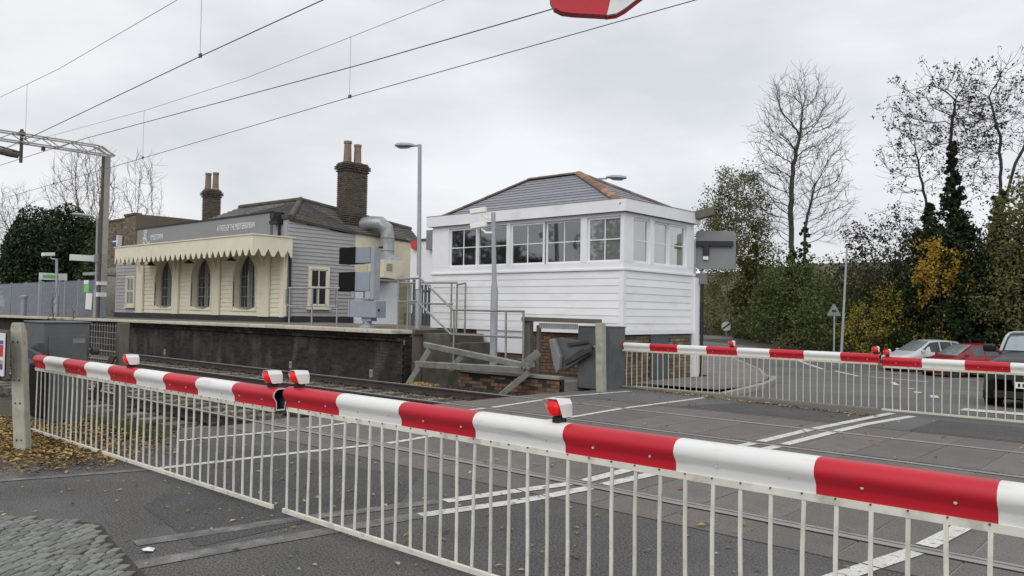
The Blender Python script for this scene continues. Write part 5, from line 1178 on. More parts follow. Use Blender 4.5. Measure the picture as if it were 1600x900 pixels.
sl2 = thing('platform_lamp', 'short grey platform lamp with white head in front of the palisade fence', 'lamp post', (-42.2, 14.2, .95))
MB().tube([(-42.2, 14.2, .9), (-42.2, 14.2, 1.95)], .10, 12).build('base', 'lamp_grey', sl2, smooth=40); MB().tube([(-42.2, 14.2, 1.9), (-42.4, 14.2, 3.75)], .06, 10).build('pole', 'lamp_grey', sl2, smooth=40)
q = MB(); q.beam((-42.4, 14.2, 3.72), (-42.4, 13.95, 3.74), .05, .05); q.obox((-42.4, 13.82, 3.94), (.14, 0, 0), (0, .26, .02), (0, 0, .08)); q.beam((-42.4, 13.95, 3.74), (-42.4, 13.95, 3.92), .05, .05, (0, 1, 0)); q.build('lamp_head', 'lamp_white', sl2, bevel=.015)
ns = thing('platform_sign', 'white platform sign on two grey posts at the far left', 'sign', (-42.5, 14.2, .95))
MB().box(-42.72, 13.55, 2.72, -42.68, 14.80, 3.05).build('panel', 'sign_white', ns); MB().box(-42.676, 13.7, 2.80, -42.671, 14.4, 2.95).build('lettering_band', 'sign_green', ns)
for y_ in (13.6, 14.75): MB().box(-42.75, y_ - .04, .9, -42.65, y_ + .04, 2.72).build('post', 'lamp_grey', ns)
fs_ = thing('fingerboard_sign', 'long white fingerboard sign fixed to the grey lamp pole beside the mast', 'sign', (-37.5, 13.9, 3.6)); MB().box(-36.72, 12.80, 3.42, -36.66, 13.78, 3.68).build('panel', 'sign_white', fs_); MB().box(-36.75, 13.75, 3.40, -36.62, 13.95, 3.72).build('clamp', 'lamp_grey', fs_)
lp = thing('street_lamp', 'thin grey lamp post with lantern pointing left in front of the mast', 'lamp post', (-36.6, 13.88, 1), 'street lamps')
MB().tube([(-36.65, 13.88, .95), (-36.65, 13.88, 2.2)], .09, 12).build('base', 'lamp_grey', lp, smooth=40); MB().tube([(-36.65, 13.88, 2.2), (-36.72, 13.88, 5.3)], .05, 10).build('pole', 'lamp_grey', lp, smooth=40); MB().tube([(-36.72, 13.88, 5.28), (-36.72, 13.6, 5.32)], .04, 8).build('arm', 'lamp_grey', lp, smooth=40)
lantern(lp, (-36.72, 13.28, 5.38), (0, -1, 0), .9, .05)
bn = thing('grey_bollard', 'squat grey post with pale cap at the left end of the platform', 'bollard', (-42, 12.9, .95)); MB().lathe([(.14, 0), (.14, .85), (.17, .86), (.17, .96), (.05, 1.0)], (-43.6, 13.2, .95), 'z', 14).build('body', 'palisade', bn, smooth=35)
# ------------------------------------------------------------------ far road signs, gate
def sign_disc():
    s = thing('speed_sign', 'round white sign with black diagonal bar beside the road in the distance', 'road sign', (-28.9, 57.4, -.15))
    u = Vector((.745, .667, 0)); n = Vector((.667, -.745, 0)); c = Vector((-28.9, 57.3, .72))
    q = MB(); k = 24; vs = [c + (u * math.cos(t) + Vector((0, 0, 1)) * math.sin(t)) * .36 + n * d for d in (0, .03) for t in [2 * math.pi * i / k for i in range(k)]]
    q.add(vs, [tuple(range(k)), tuple(range(k, 2 * k))[::-1]] + [(i, (i + 1) % k, k + (i + 1) % k, k + i) for i in range(k)]); q.build('disc', 'sign_white', s)
    d = (u * .8 + Vector((0, 0, .6))).normalized(); MB().obox(c + n * .034, d * .33, n.cross(d) * .06, n * .004).build('diagonal_bar', 'black_trim', s)
    MB().tube([(-28.9, 57.35, -.3), (-28.9, 57.35, .9)], .04, 8).build('post', 'sign_back', s)
sign_disc()
s = thing('lamp_column', 'slim grey pole beside the round white sign in the distance', 'pole', (-28.5, 57.75, -.15)); MB().tube([(-28.5, 57.75, -.3), (-28.5, 57.7, 3.5)], [.07, .05], 8).build('pole', 'sign_back', s)
s = thing('triangle_sign', 'grey back of a triangular warning sign on a slim post before the trees', 'road sign', (-15.4, 42.6, -.8))
u = Vector((.745, .667, 0)); n = Vector((.667, -.745, 0)); c = Vector((-15.38, 42.6, 1.93)); Z = Vector((0, 0, 1))
q = MB(); vs = [c + u * a + Z * b + n * d for d in (0, .03) for (a, b) in ((-.36, -.26), (-.33, -.31), (.33, -.31), (.36, -.26), (.05, .30), (-.05, .30))]
q.add(vs, [tuple(range(6)), tuple(range(6, 12))[::-1]] + [(i, (i + 1) % 6, 6 + (i + 1) % 6, 6 + i) for i in range(6)]); q.build('plate', 'sign_back', s)
MB().obox(c + n * .045 - Z * .05, u * .10, n * .012, Z * .05).build('clip', 'black_trim', s)
MB().tube([(-15.38, 42.63, -1.0), (-15.36, 42.63, 2.2)], .045, 8).build('post', 'galv', s)
s = thing('lamp_column', 'tall thin grey lamp column standing just behind the triangular sign', 'pole', (-15.6, 44, -.8)); MB().tube([(-15.5, 44.0, -1.0), (-15.2, 44.0, 5.4)], [.08, .05], 8).build('pole', 'lamp_grey', s)
s = thing('field_gate', 'pale metal field gate beside the road in the distance', 'gate', (-26, 57.2, -.2))
for z in (.15, .42, .68, .92): MB().beam((-27.0, 56.4, z + .06), (-24.9, 58.2, z - .22), .05, .05).build('bar', 'lamp_grey' if z < .9 else 'sign_white', s)
for x, y in ((-27.0, 56.4), (-24.9, 58.2)): MB().beam((x, y, -.3), (x, y, 1.0 if x < -26 else .72), .1, .1, (0, 1, 0)).build('gate_post', 'timber', s)
# red and white striped board hanging into the top of the view from a bracket arm and column
tb = thing('striped_board', 'red and white board end hanging down at the top edge of the picture', 'board', (-1.55, 2.05, 2.7))
u = Vector((.745, .667, 0)); n = Vector((.667, -.745, 0)); o = Vector((-1.53, 2.075, 2.512))
P2 = [(-.135, .40), (-.138, .10), (-.134, .045), (-.120, .018), (-.095, .006), (-.06, .002), (.045, -.002), (.048, -.002)]
P3 = [(.0485, -.002), (.080, .004), (.105, .020), (.145, .052), (.21, .10), (.21, .40), (.062, .40), (.062, .06)]
for P_, mt, nm in ((P2 + [(.061, .06), (.061, .40)], 'boom_red', 'red_panel'), (P3, 'boom_white', 'white_panel')):
    q = MB(); k = len(P_); vs = [o + u * a + Vector((0, 0, b)) + n * d for d in (-.02, .02) for a, b in P_]
    q.add(vs, [tuple(range(k)), tuple(range(k, 2 * k))[::-1]] + [(i, (i + 1) % k, k + (i + 1) % k, k + i) for i in range(k)]); q.build(nm, mt, tb)
q = MB(); q.tube([o + u * a + Vector((0, 0, b)) for a, b in ((.046, -.006), (.080, -.001), (.107, .014), (.147, .047), (.212, .096))], .005, 6); q.build('red_edge', 'boom_red', tb)
q = MB(); q.tube([o + Vector((0, 0, .40)), o + Vector((0, 0, 1.1)), Vector((1.7, -1.6, 3.65))], .03, 8); q.tube([(1.7, -1.6, 3.75), (1.7, -1.6, -.05)], .06, 10); q.build('hanger', 'lamp_grey', tb)
# ------------------------------------------------------------------ cars
def car(label, paint, front, heading, st, wins, wheel_x, wr=.31, tw=.78, cat='car', extra=None, plate=None):
    # st: stations front to back (x, half width, sill z, belt z, roof z, roof half width); x=0 at the front bumper, negative backwards
    h = Vector((heading[0], heading[1], 0)).normalized(); z0 = gz(front[0], front[1] + .5); z0 = gz(*(Vector((front[0], front[1], 0)) - h * 1.5)[:2])
    c = thing('parked_car', label, cat, (front[0], front[1], z0), 'cars beyond the crossing', None, math.atan2(h.y, h.x))
    def ring(s):
        x, w, zs, zb, zr, wrf = s
        half = [(w * .90, zs), (w * .985, zs + .10), (w, zs + .28), (w * .995, zb - .16), (w * .965, zb - .02), (w * .94, zb), (wrf, zr - .07 if zr - zb > .15 else zr - .02), (wrf * .90, zr - .018), (wrf * .55, zr + .004), (0, zr + .012)]
        return [(x, y, z) for y, z in half] + [(x, -y, z) for y, z in half[-2::-1]]
    q = MB(); R_ = [ring(s) for s in st]; n = len(R_[0]); vs = [p for r in R_ for p in r]
    q.add(vs, [(i * n + j, i * n + (j + 1) % n, (i + 1) * n + (j + 1) % n, (i + 1) * n + j) for i in range(len(R_) - 1) for j in range(n)] + [tuple(range(n)), tuple(range((len(R_) - 1) * n, len(R_) * n))[::-1]])
    body = q.build('body', paint, c, smooth=48, world=False)
    def at(x):
        for a, b in zip(st, st[1:]):
            if a[0] >= x >= b[0]:
                t = (a[0] - x) / max(1e-6, a[0] - b[0]); return [a[i] + (b[i] - a[i]) * t for i in range(6)]
        return st[-1]
    def side(x, z, s, off=.012):
        _, w, zs, zb, zr, wrf = at(x); t = max(0, min(1, (z - zb) / max(.05, zr - .07 - zb))); return (x, s * (w * .94 + (wrf - w * .94) * t + off), z)
    for s in (-1, 1):
        for poly in wins['side']:
            q = MB(); pp = [side(x, z, s) for x, z in poly]; q.add(pp, [tuple(range(len(pp)))]); q.build('side_window', 'car_glass', c, world=False, recalc=False)
    for nm in ('front', 'rear'):
        if nm in wins:
            (xb, zb_, wb_), (xt, zt_, wt_) = wins[nm]; d = .015 if nm == 'front' else -.015
            k = 8; q = MB(); vs = []
            for (x, z, w) in ((xb, zb_, wb_), (xt, zt_, wt_)):
                for i in range(k + 1): a = -1 + 2 * i / k; vs.append((x + d - .06 * a * a * (1 if d > 0 else -1), w * a, z + .012))
            q.add(vs, [(i, i + 1, k + 2 + i, k + 1 + i) for i in range(k)]); q.build('windscreen' if nm == 'front' else 'rear_window', 'windscreen_sky_tint' if nm == 'front' else 'car_glass', c, world=False, recalc=False)
    for wx in wheel_x:
        for s in (-1, 1):
            w = at(wx)[1]
            MB().lathe([(wr + .06, -.05 * s), (wr + .06, .008 * s), (wr + .03, .012 * s)], (wx, s * w * .995, wr), 'y', 24).build('wheel_arch', 'car_trim', c, world=False)
            wl = MB().lathe([(wr * .62, -.19 * s), (wr * .95, -.19 * s), (wr, -.15 * s), (wr, -.03 * s), (wr * .93, .018 * s), (wr * .66, .020 * s)], (wx, s * w * .995, wr), 'y', 24).build('wheel', 'rubber', c, world=False, smooth=40)
            MB().lathe([(wr * .66, .016 * s), (wr * .60, .0 * s), (wr * .57, -.03 * s), (.01, -.03 * s)], (wx, s * w * .995, wr), 'y', 24).build('rim_well', 'car_trim', wl, world=False)
            q = MB()
            for i in range(5):
                a = 2 * math.pi * i / 5; d_ = Vector((math.cos(a), 0, math.sin(a))); cc = Vector((wx, s * (w * .995 - .004), wr))
                q.beam(cc, cc + d_ * wr * .62, .06, .02, (0, 1, 0))
            q.lathe([(wr * .66, .018 * s), (wr * .61, .022 * s), (wr * .58, .0)], (wx, s * w * .995, wr), 'y', 24); q.build('rim', 'alloy', wl, world=False)
    return c, body, side, at
hd = (-.60, -.80)
def parked(label, paint, wheel, L, H, wdt, mpv):
    h = Vector((hd[0], hd[1], 0)).normalized(); left = Vector((-h.y, h.x, 0))
    f = Vector((wheel[0], wheel[1], 0)) + h * .78 - left * (wdt / 2) * 1.0
    w = wdt / 2; b = .95 if mpv else .92
    st = [(0, w * .62, .28, .52, .58, w * .5), (-.06, w * .80, .22, .60, .68, w * .62), (-.22, w * .93, .18, .70, .78, w * .74), (-.55, w * .99, .17, .82, .88, w * .80), (-.95, w, .16, b - .04, b + .02, w * .84), (-1.12, w, .16, b, b + .10, w * .84),
          (-1.55, w, .16, b + .01, b + .08 + .553 * (H - .14 - b) - .045, w * .80), (-1.95, w, .16, b + .02, H - .07, w * .76), (-2.4, w, .16, b + .03, H, w * .74), (-3.0, w, .16, b + .04, H, w * .73), (-L + .45, w * .99, .17, b + .05, H - .05, w * .71), (-L + .18, w * .96, .2, b + .04, H - .25, w * .70), (-L + .05, w * .93, .24, b, b + .12, w * .72), (-L, w * .85, .3, .7, .74, w * .66)]
    wins = {'side': [[(-1.30, b + .05), (-1.95, H - .13), (-2.45, H - .08), (-2.45, b + .06)], [(-2.53, b + .06), (-2.53, H - .08), (-3.15, H - .09), (-3.25, b + .09)], [(-3.33, b + .1), (-3.24, H - .10), (-L + .55, H - .16), (-L + .40, b + .12)]],
            'front': ((-1.08, b + .08, w * .78), (-1.93, H - .06, w * .66)), 'rear': ((-L + .08, b + .16, w * .62), (-L + .36, H - .10, w * .58))}
    c, body, side, at = car(label, paint, (f.x, f.y), hd, st, wins, (-.78, -L + .72))
    for s in (-1, 1):
        MB().obox((-.20, s * w * .80, .66), (.20, s * .05, .03), (-.03, s * .10, 0), (0, 0, .075)).build('headlamp', 'headlamp', c, bevel=.02, world=False)
        MB().obox((-1.38, s * (w + .09), b + .10), (.05, 0, 0), (0, .10, 0), (0, 0, .07)).build('wing_mirror', paint, c, bevel=.03, world=False)
        MB().obox((-L + .10, s * w * .86, .92), (.05, 0, 0), (0, .08, 0), (0, 0, .14)).build('tail_lamp', 'sign_red', c, bevel=.02, world=False)
        q = MB(); q.box(-2.49 - .006, s * (w + .002) - .003, .3, -2.49 + .006, s * (w + .002) + .003, b); q.build('door_gap', 'car_trim', c, world=False)
        MB().obox((-2.35, s * (w + .006), b - .14), (.08, 0, 0), (0, .012, 0), (0, 0, .014)).build('door_handle', paint, c, world=False)
    MB().box(-.05, -w * .45, .36, .03, w * .45, .50).build('grille', 'car_trim', c, world=False)
    MB().box(.0, -.26, .40, .045, .26, .51).build('number_plate', 'number_plate', c, world=False)
    return c
parked('silver people carrier parked before the trees, partly hidden by the red car', 'car_silver', (-11.7, 43.05), 4.1, 1.60, 1.76, True)
parked('small red hatchback parked beside the silver car', 'car_red', (-9.3, 40.75), 3.75, 1.55, 1.70, False)
# black car waiting at the far barrier
w = .86
st = [(0, w * .70, .26, .50, .56, w * .6), (-.07, w * .86, .20, .62, .70, w * .70), (-.22, w * .95, .17, .74, .84, w * .76), (-.6, w, .16, .84, .93, w * .80), (-1.05, w, .16, .90, .98, w * .82), (-1.22, w, .16, .91, 1.00, w * .90), (-1.32, w, .16, .92, 1.07, w * .90), (-1.48, w, .16, .92, 1.27, w * .88), (-1.70, w, .16, .92, 1.37, w * .87), (-2.7, w, .16, .93, 1.37, w * .86), (-3.2, w, .17, .94, 1.30, w * .84), (-3.5, w * .95, .2, .90, 1.02, w * .72), (-3.66, w * .85, .28, .74, .80, w * .66)]
c, body, side, at = car('black small car with pale windscreen surround waiting at the far barrier on the right', 'car_black', (-2.52, 16.45), (-.06, -1), st,
    {'side': [[(-1.45, .97), (-1.62, 1.28), (-2.4, 1.31), (-2.4, .97)], [(-2.5, .97), (-2.5, 1.31), (-3.05, 1.25), (-3.15, .98)]], 'front': ((-1.22, 1.01, w * .86), (-1.50, 1.325, w * .82))}, (-.72, -3.05), .30)
q = MB()
for s in (-1, 1): q.tube([(-1.21, s * w * .92, 1.0), (-1.36, s * w * .895, 1.17), (-1.46, s * w * .87, 1.28), (-1.505, s * w * .82, 1.34), (-1.50, s * w * .72, 1.36)], .028, 8)
q.tube([(-1.50, -w * .73, 1.358), (-1.49, -w * .5, 1.364), (-1.48, 0, 1.368), (-1.49, w * .5, 1.364), (-1.50, w * .73, 1.358)], .028, 8); q.build('windscreen_surround', 'dull_chrome', c, world=False, smooth=50)
for s in (-1, 1):
    MB().lathe([(.11, -.06), (.115, .0), (.10, .03), (.05, .05), (.01, .055)], (-.07, s * w * .52, .53), 'x', 18).build('headlamp', 'headlamp', c, smooth=50, world=False)
    MB().lathe([(.125, -.05), (.135, .0), (.125, .012), (.115, .005)], (-.07, s * w * .52, .53), 'x', 18).build('headlamp_ring', 'chrome', c, smooth=50, world=False)
    MB().obox((-1.42, s * (w + .17), 1.05), (.06, 0, 0), (0, .11, 0), (0, 0, .075)).build('wing_mirror', 'car_black', c, bevel=.04, world=False)
    MB().beam((-1.42, s * w * .9, .95), (-1.42, s * (w + .10), 1.0), .05, .03).build('mirror_arm', 'car_trim', c, world=False)
    MB().box(-3.0, s * w * .97 - .02, .16, -.3, s * w * .97 + .03, .30).build('side_skirt', 'car_trim', c, world=False)
MB().box(-.06, -w * .36, .46, .012, w * .36, .62).build('grille', 'car_trim', c, world=False)
MB().box(-.05, -w * .42, .642, .02, w * .42, .66).build('grille_trim', 'chrome', c, world=False)
MB().box(-.02, -w * .70, .22, .02, w * .70, .34).build('lower_grille', 'car_trim', c, world=False)
np_ = MB().box(.005, -.26, .40, .03, .26, .51).build('number_plate', 'number_plate', c, world=False)
q = MB()
for i, s in enumerate((.21, .14, .07, -.05, -.13, -.20)): q.box(.0305, s - .018, .425, .034, s + .018, .485)
q.build('plate_marks', 'black_trim', np_, world=False)
# ------------------------------------------------------------------ trees
def seg_tubes(P, Q, r1, r2, n):
    P, Q = np.asarray(P), np.asarray(Q); r1, r2 = np.asarray(r1)[:, None, None], np.asarray(r2)[:, None, None]
    D = Q - P; D /= np.linalg.norm(D, axis=1, keepdims=True) + 1e-9
    ref = np.where(np.abs(D[:, 2:3]) < .9, np.array([[0, 0, 1.0]]), np.array([[1.0, 0, 0]])); A_ = np.cross(D, ref); A_ /= np.linalg.norm(A_, axis=1, keepdims=True); B_ = np.cross(D, A_)
    t = 2 * np.pi * np.arange(n) / n; c = np.cos(t)[None, :, None] * A_[:, None, :] + np.sin(t)[None, :, None] * B_[:, None, :]
    V = np.concatenate([P[:, None, :] + c * r1, Q[:, None, :] + c * r2], 1)   # (m, 2n, 3)
    i = np.arange(n); f = np.stack([i, (i + 1) % n, n + (i + 1) % n, n + i], 1)
    F = f[None] + (np.arange(len(P)) * 2 * n)[:, None, None]
    return V.reshape(-1, 3), F.reshape(-1, 4)
def leaf_quads(C, size, flat=0.0):
    C = np.asarray(C); m = len(C); s = size * nrg.uniform(.6, 1.3, (m, 1))
    a = nrg.normal(size=(m, 3)); a[:, 2] *= (1 - flat); a /= np.linalg.norm(a, axis=1, keepdims=True)
    b = nrg.normal(size=(m, 3)); b[:, 2] *= (1 - flat); b -= a * (a * b).sum(1, keepdims=True); b /= np.linalg.norm(b, axis=1, keepdims=True)
    nn = np.cross(a, b)
    V = np.stack([C - a * s, C + b * s * .55 + nn * s * .18, C + a * s, C - b * s * .55 + nn * s * .18], 1).reshape(-1, 3)
    return V, np.arange(4 * m).reshape(m, 4)
def colonise(seed, stems, lobes, n, step=.42, di=3.0, dk=.75, up=.10, rtip=.006, pw=2.35, twigs=1.2, tl=.55, wob=.10, tj=.5):
    # branches grow towards points strewn through the crown lobes; returns segments with pipe-model radii and twig ends
    g = np.random.default_rng(seed); L_ = np.array(lobes, float); vol = L_[:, 3] * L_[:, 4] * L_[:, 5]; pk = g.choice(len(L_), n, p=vol / vol.sum())
    d = g.normal(size=(n, 3)); d /= np.linalg.norm(d, axis=1, keepdims=True); A = L_[pk, :3] + d * (g.random(n) ** (1 / 2.4))[:, None] * L_[pk, 3:6]
    N_ = []; par = []
    for st_ in stems:
        base = None if not N_ else 0
        if base == 0: st_ = [N_[0]] + list(st_)
        for (a, b) in zip(st_, st_[1:]):
            a, b = np.array(a, float), np.array(b, float); k = max(1, int(np.linalg.norm(b - a) / step))
            if base is None: N_.append(a); par.append(-1); base = len(N_) - 1
            for q in range(1, k + 1): N_.append(a + (b - a) * q / k + g.normal(size=3) * .03); par.append(base); base = len(N_) - 1
    near = np.full(n, -1); dist = np.full(n, 1e9); alive = np.ones(n, bool); new0 = 0
    for it in range(90):
        P = np.array(N_[new0:])
        if len(P) == 0: break
        dd = np.linalg.norm(A[:, None] - P[None], axis=2); k = dd.argmin(1); m = dd[np.arange(n), k]; bt = m < dist; near[bt] = k[bt] + new0; dist[bt] = m[bt]
        alive &= dist > dk; act = alive & (dist < (di if it > 4 else 9)); new0 = len(N_)
        if not act.any(): break
        ids = np.unique(near[act]); made = 0
        for q in ids:
            s_ = A[act & (near == q)] - N_[q]; s_ /= np.linalg.norm(s_, axis=1, keepdims=True); v = s_.sum(0) / len(s_) + np.array([0, 0, up]) + g.normal(size=3) * wob; ln = np.linalg.norm(v)
            if ln < .2: continue
            p = N_[q] + v / ln * step
            N_.append(p); par.append(q); made += 1
        if not made or len(N_) > 9000: break
    N_ = np.array(N_); par = np.array(par); m = len(N_); acc = np.zeros(m); nch = np.zeros(m, int)
    for q in range(m):
        if par[q] >= 0: nch[par[q]] += 1
    acc[nch == 0] = rtip ** pw; order = list(range(m))[::-1]
    for q in order:
        if par[q] >= 0: acc[par[q]] += acc[q]
    r = acc ** (1 / pw); P = []; Q = []; a = []; b = []
    for q in range(m):
        if par[q] >= 0: P.append(N_[par[q]]); Q.append(N_[q]); a.append(min(r[par[q]], r[q] * 1.25)); b.append(r[q])
    tips = []
    for q in range(m):
        if r[q] < rtip * 3.2 and par[q] >= 0:
            dv = N_[q] - N_[par[q]]; dv /= np.linalg.norm(dv) + 1e-9
            for _ in range(int(twigs + g.random())):
                v = dv * .9 + g.normal(size=3) * tj + np.array([0, 0, .3]); v /= np.linalg.norm(v); e = N_[q] + v * tl * g.uniform(.5, 1.3); f = e + (v + g.normal(size=3) * .35) * tl * .5
                P += [N_[q], e]; Q += [e, f]; a += [rtip * .9, rtip * .7]; b += [rtip * .7, rtip * .4]; tips += [e, f]
    return np.array(P), np.array(Q), np.array(a), np.array(b), np.array(tips if tips else N_[-5:])
UR = np.array([.745, .667, 0]); UD = np.array([-.667, .745, 0])     # two level directions used to lay crowns out
def ctree(name, label, base, stems, lobes, n, seed, bark='bark', leaf=None, nleaf=0, lsize=.1, spread=.2, group=None, ivy=None, ivymat='leaf_ivy', rmul=1.0, cluster=0, **kw):
    # stems and lobes are given as (sideways, depth, height) metres from the base
    z0 = gz(base[0], base[1]) - .1; O = np.array([base[0], base[1], z0]); t = thing(name, label, 'tree', (base[0], base[1], z0), group)
    w = lambda q: O + UR * q[0] + UD * q[1] + np.array([0, 0, q[2]])
    L_ = [tuple(w(l[:3])) + tuple(l[3:]) for l in lobes]
    P, Q, a, b, tips = colonise(seed, [[w(q) for q in st_] for st_ in stems], L_, n, **kw); a = a * rmul; b = b * rmul; big = a > .045
    for msk, k, nm in ((big, 7, 'trunk'), (~big, 3, 'branches')):
        if msk.sum(): V, F = seg_tubes(P[msk], Q[msk], a[msk], b[msk], k); nmesh(nm, V, F, bark, t, smooth=True)
    if leaf:
        tp = tips if not cluster else tips[nrg.integers(0, len(tips), max(8, nleaf // cluster))]
        C = tp[nrg.integers(0, len(tp), nleaf)] + nrg.normal(size=(nleaf, 3)) * spread; V, F = leaf_quads(C, lsize); nmesh('crown', V, F, leaf, t)
    for iv in (ivy or []):
        # iv: leaf count, then (sideways, height, radius) up the stem; clumps of leaves give the lumpy outline
        cnt, ks = iv[0], np.array([(k[0], k[-2], k[-1]) if len(k) == 3 else k for k in iv[1:]]); nb = max(12, cnt // 50)
        zb = ks[0, 1] + (ks[-1, 1] - ks[0, 1]) * nrg.random(nb) ** 1.15; cx = np.interp(zb, ks[:, 1], ks[:, 0]); rr = np.interp(zb, ks[:, 1], ks[:, 2]); an = nrg.uniform(0, 6.283, nb); off = rr * nrg.random(nb) ** .6 * 1.1; br = nrg.uniform(.14, .36, nb) * np.clip(rr, .30, 1.1) + .04
        B0 = O + (cx + off * np.cos(an))[:, None] * UR + (off * np.sin(an))[:, None] * UD + zb[:, None] * np.array([0, 0, 1.0]); pk = nrg.integers(0, nb, cnt); dd = nrg.normal(size=(cnt, 3)); dd /= np.linalg.norm(dd, axis=1, keepdims=True)
        C = B0[pk] + dd * (br[pk] * (1 - .5 * nrg.random(cnt) ** 2))[:, None] * np.array([1, 1, .85]); V, F = leaf_quads(C, .105); nmesh('ivy', V, F, ivymat, t)
    return t
def mass(name, label, blobs, n, leaf, size, cat='shrub', kind=None, group=None, twigs=0, bark='bark_dark', shell=.45, rough=.25):
    # leaf mass: leaves through the outer part of lumpy blobs (x, y, z, rx, ry, rz)
    B_ = np.array(blobs, float); vol = B_[:, 3] * B_[:, 4] + B_[:, 3] * B_[:, 5]; pk = nrg.choice(len(B_), n, p=vol / vol.sum()); d = nrg.normal(size=(n, 3)); d /= np.linalg.norm(d, axis=1, keepdims=True)
    k = (1 + rough * np.sin(d[:, 0] * 5 + pk) * np.sin(d[:, 1] * 4 + 1.7 * pk) + rough * .6 * np.sin(d[:, 2] * 9 + d[:, 0] * 7)); u = (1 - shell * nrg.random(n) ** 1.6) * k
    C = B_[pk, :3] + d * u[:, None] * B_[pk, 3:6]; x, y = B_[0, 0], B_[0, 1]; g = np.array([gz(p[0], p[1]) for p in C]); C = C[C[:, 2] > g]
    V, F = leaf_quads(C, size)
    if kind == 'stuff': return nmesh(name, V, F, leaf, None, 'stuff', label)
    t = thing(name, label, cat, (x, y, gz(x, y)), group); nmesh('foliage', V, F, leaf, t); P = []; Q = []
    for b in B_:
        for i in range(max(2, twigs // len(B_))):
            e = b[:3] + (nrg.normal(size=3) * .45) * b[3:6]; m_ = np.array([(x + e[0]) / 2 + nrg.normal() * .2, (y + e[1]) / 2 + nrg.normal() * .2, (gz(x, y) + e[2]) / 2]); s_ = np.array([x + nrg.normal() * .3, y + nrg.normal() * .3, gz(x, y) - .1]); P += [s_, m_]; Q += [m_, e]
    V, F = seg_tubes(P, Q, np.tile([.07, .05], len(P) // 2), np.tile([.05, .02], len(P) // 2), 5); nmesh('stems', V, F, bark, t); return t
# right hand trees
ctree('bare_tree', 'tall bare tree with twin stems rising behind the road signs', (-22.2, 54), [[(-.2, 0, 0), (-.1, 0, 5), (-.3, 0, 9), (0, .2, 12.5), (.4, 0, 15)], [(.5, .2, 0), (.75, .2, 5), (.7, 0, 8), (1.3, -.3, 11)]], [(.3, 0, 13.6, 3.3, 3.0, 5.4), (-1.4, 0, 10.0, 1.9, 2.0, 3.0), (2.3, 0, 9.6, 1.7, 1.8, 2.8)], 3000, 21, step=.45, dk=.5, up=.34, rtip=.0118, pw=2.05, twigs=1.7, tl=.65, wob=.07, tj=.32, ivy=[(2500, (-.15, 0, .8), (-.2, 4, .45), (-.2, 6.5, .22)), (3000, (.6, 0, .9), (.75, 5.0, .5), (.7, 8.5, .16))], ivymat='leaf_evergreen', group='bare trees beyond the road')
ctree('thinning_tree', 'pale green thinning tree standing behind the signal board', (-27.0, 55.5), [[(0, 0, 0), (.3, 0, 4), (.8, 0, 8)], [(-.4, 0, 0), (-.9, 0, 4), (-1.2, .3, 7)]], [(-.3, 0, 8.2, 2.6, 2.4, 4.6), (.8, 0, 4.5, 2.0, 2.0, 3.2), (-1.2, 0, 5, 1.6, 1.8, 3)], 1200, 33, leaf='leaf_olive', nleaf=21000, lsize=.085, spread=.26, ivy=[(6000, (.8, 0, 1.1), (.9, 3.5, 1.4), (1.1, 6.0, .8)), (1500, (1.1, 5.5, .6), (1.2, 7.4, .3), (1.0, 8.6, .15))], ivymat='leaf_green', group='leafy trees beyond the road')
ctree('bare_tree', 'small bare tree showing between the signal box roof and the pale green tree', (-33, 62), [[(0, 0, 0), (0, 0, 6)]], [(0, 0, 8.5, 2.2, 2.2, 3.4)], 600, 41, group='bare trees beyond the road')
ctree('brown_leaf_tree', 'crooked tree with sparse dark brown leaves left of the ivy clad trunk', (-13.9, 50.6), [[(.5, 0, 0), (.3, 0, 2.5), (-.6, 0, 5.2), (-2.0, -.3, 6.6)], [(.6, .3, 0), (.9, .2, 4), (.3, 0, 7.4)], [(.4, -.2, 0), (-.6, -.4, 2.2), (-2.2, -.5, 3.6)]], [(-1.6, 0, 5.6, 2.9, 2.4, 2.9), (.6, 0, 6.6, 1.8, 1.8, 2.6), (-.6, 0, 3.6, 2.6, 2, 1.6)], 1300, 52, bark='bark_dark', leaf='leaf_brown', nleaf=5200, lsize=.085, spread=.14, cluster=7, up=-.02, wob=.25, rtip=.0095, group='leafy trees beyond the road')
ctree('ivy_clad_tree', 'tall ivy clad tree with bare top rising behind the yellow maple', (-11.4, 49.5), [[(0, 0, 0), (-.1, 0, 6), (.1, 0, 10), (-.1, 0, 13.2), (.2, 0, 15)], [(-1.2, .3, 0), (-1.4, .3, 6), (-1.3, .3, 9.5), (-2.0, 0, 12)]], [(-.6, 0, 14.0, 3.0, 2.6, 2.9), (-1.9, 0, 11.6, 2.0, 2.0, 2.2), (.8, 0, 11, 1.6, 1.8, 2), (-2.6, 0, 8, 1.5, 1.5, 1.6)], 2300, 63, bark='bark_dark', leaf='leaf_brown', nleaf=3400, lsize=.075, spread=.10, cluster=6, up=.10, wob=.14, rtip=.0115, pw=2.05, dk=.6, tj=.4, ivy=[(24000, (-.6, 0, 2.4), (-.7, 3.5, 2.7), (-.5, 6.2, 2.2), (-.3, 8.0, 1.2)), (11000, (0, 5.5, 1.2), (.1, 8.0, .95), (0, 9.6, .5), (0, 11.2, .26), (0, 12.6, .12)), (3500, (-1.4, 4, .9), (-1.5, 7, .6), (-1.3, 9.2, .2)), (2500, (1.2, 3.5, .8), (1.5, 6.0, .5))], group='ivy clad trees beyond the road')
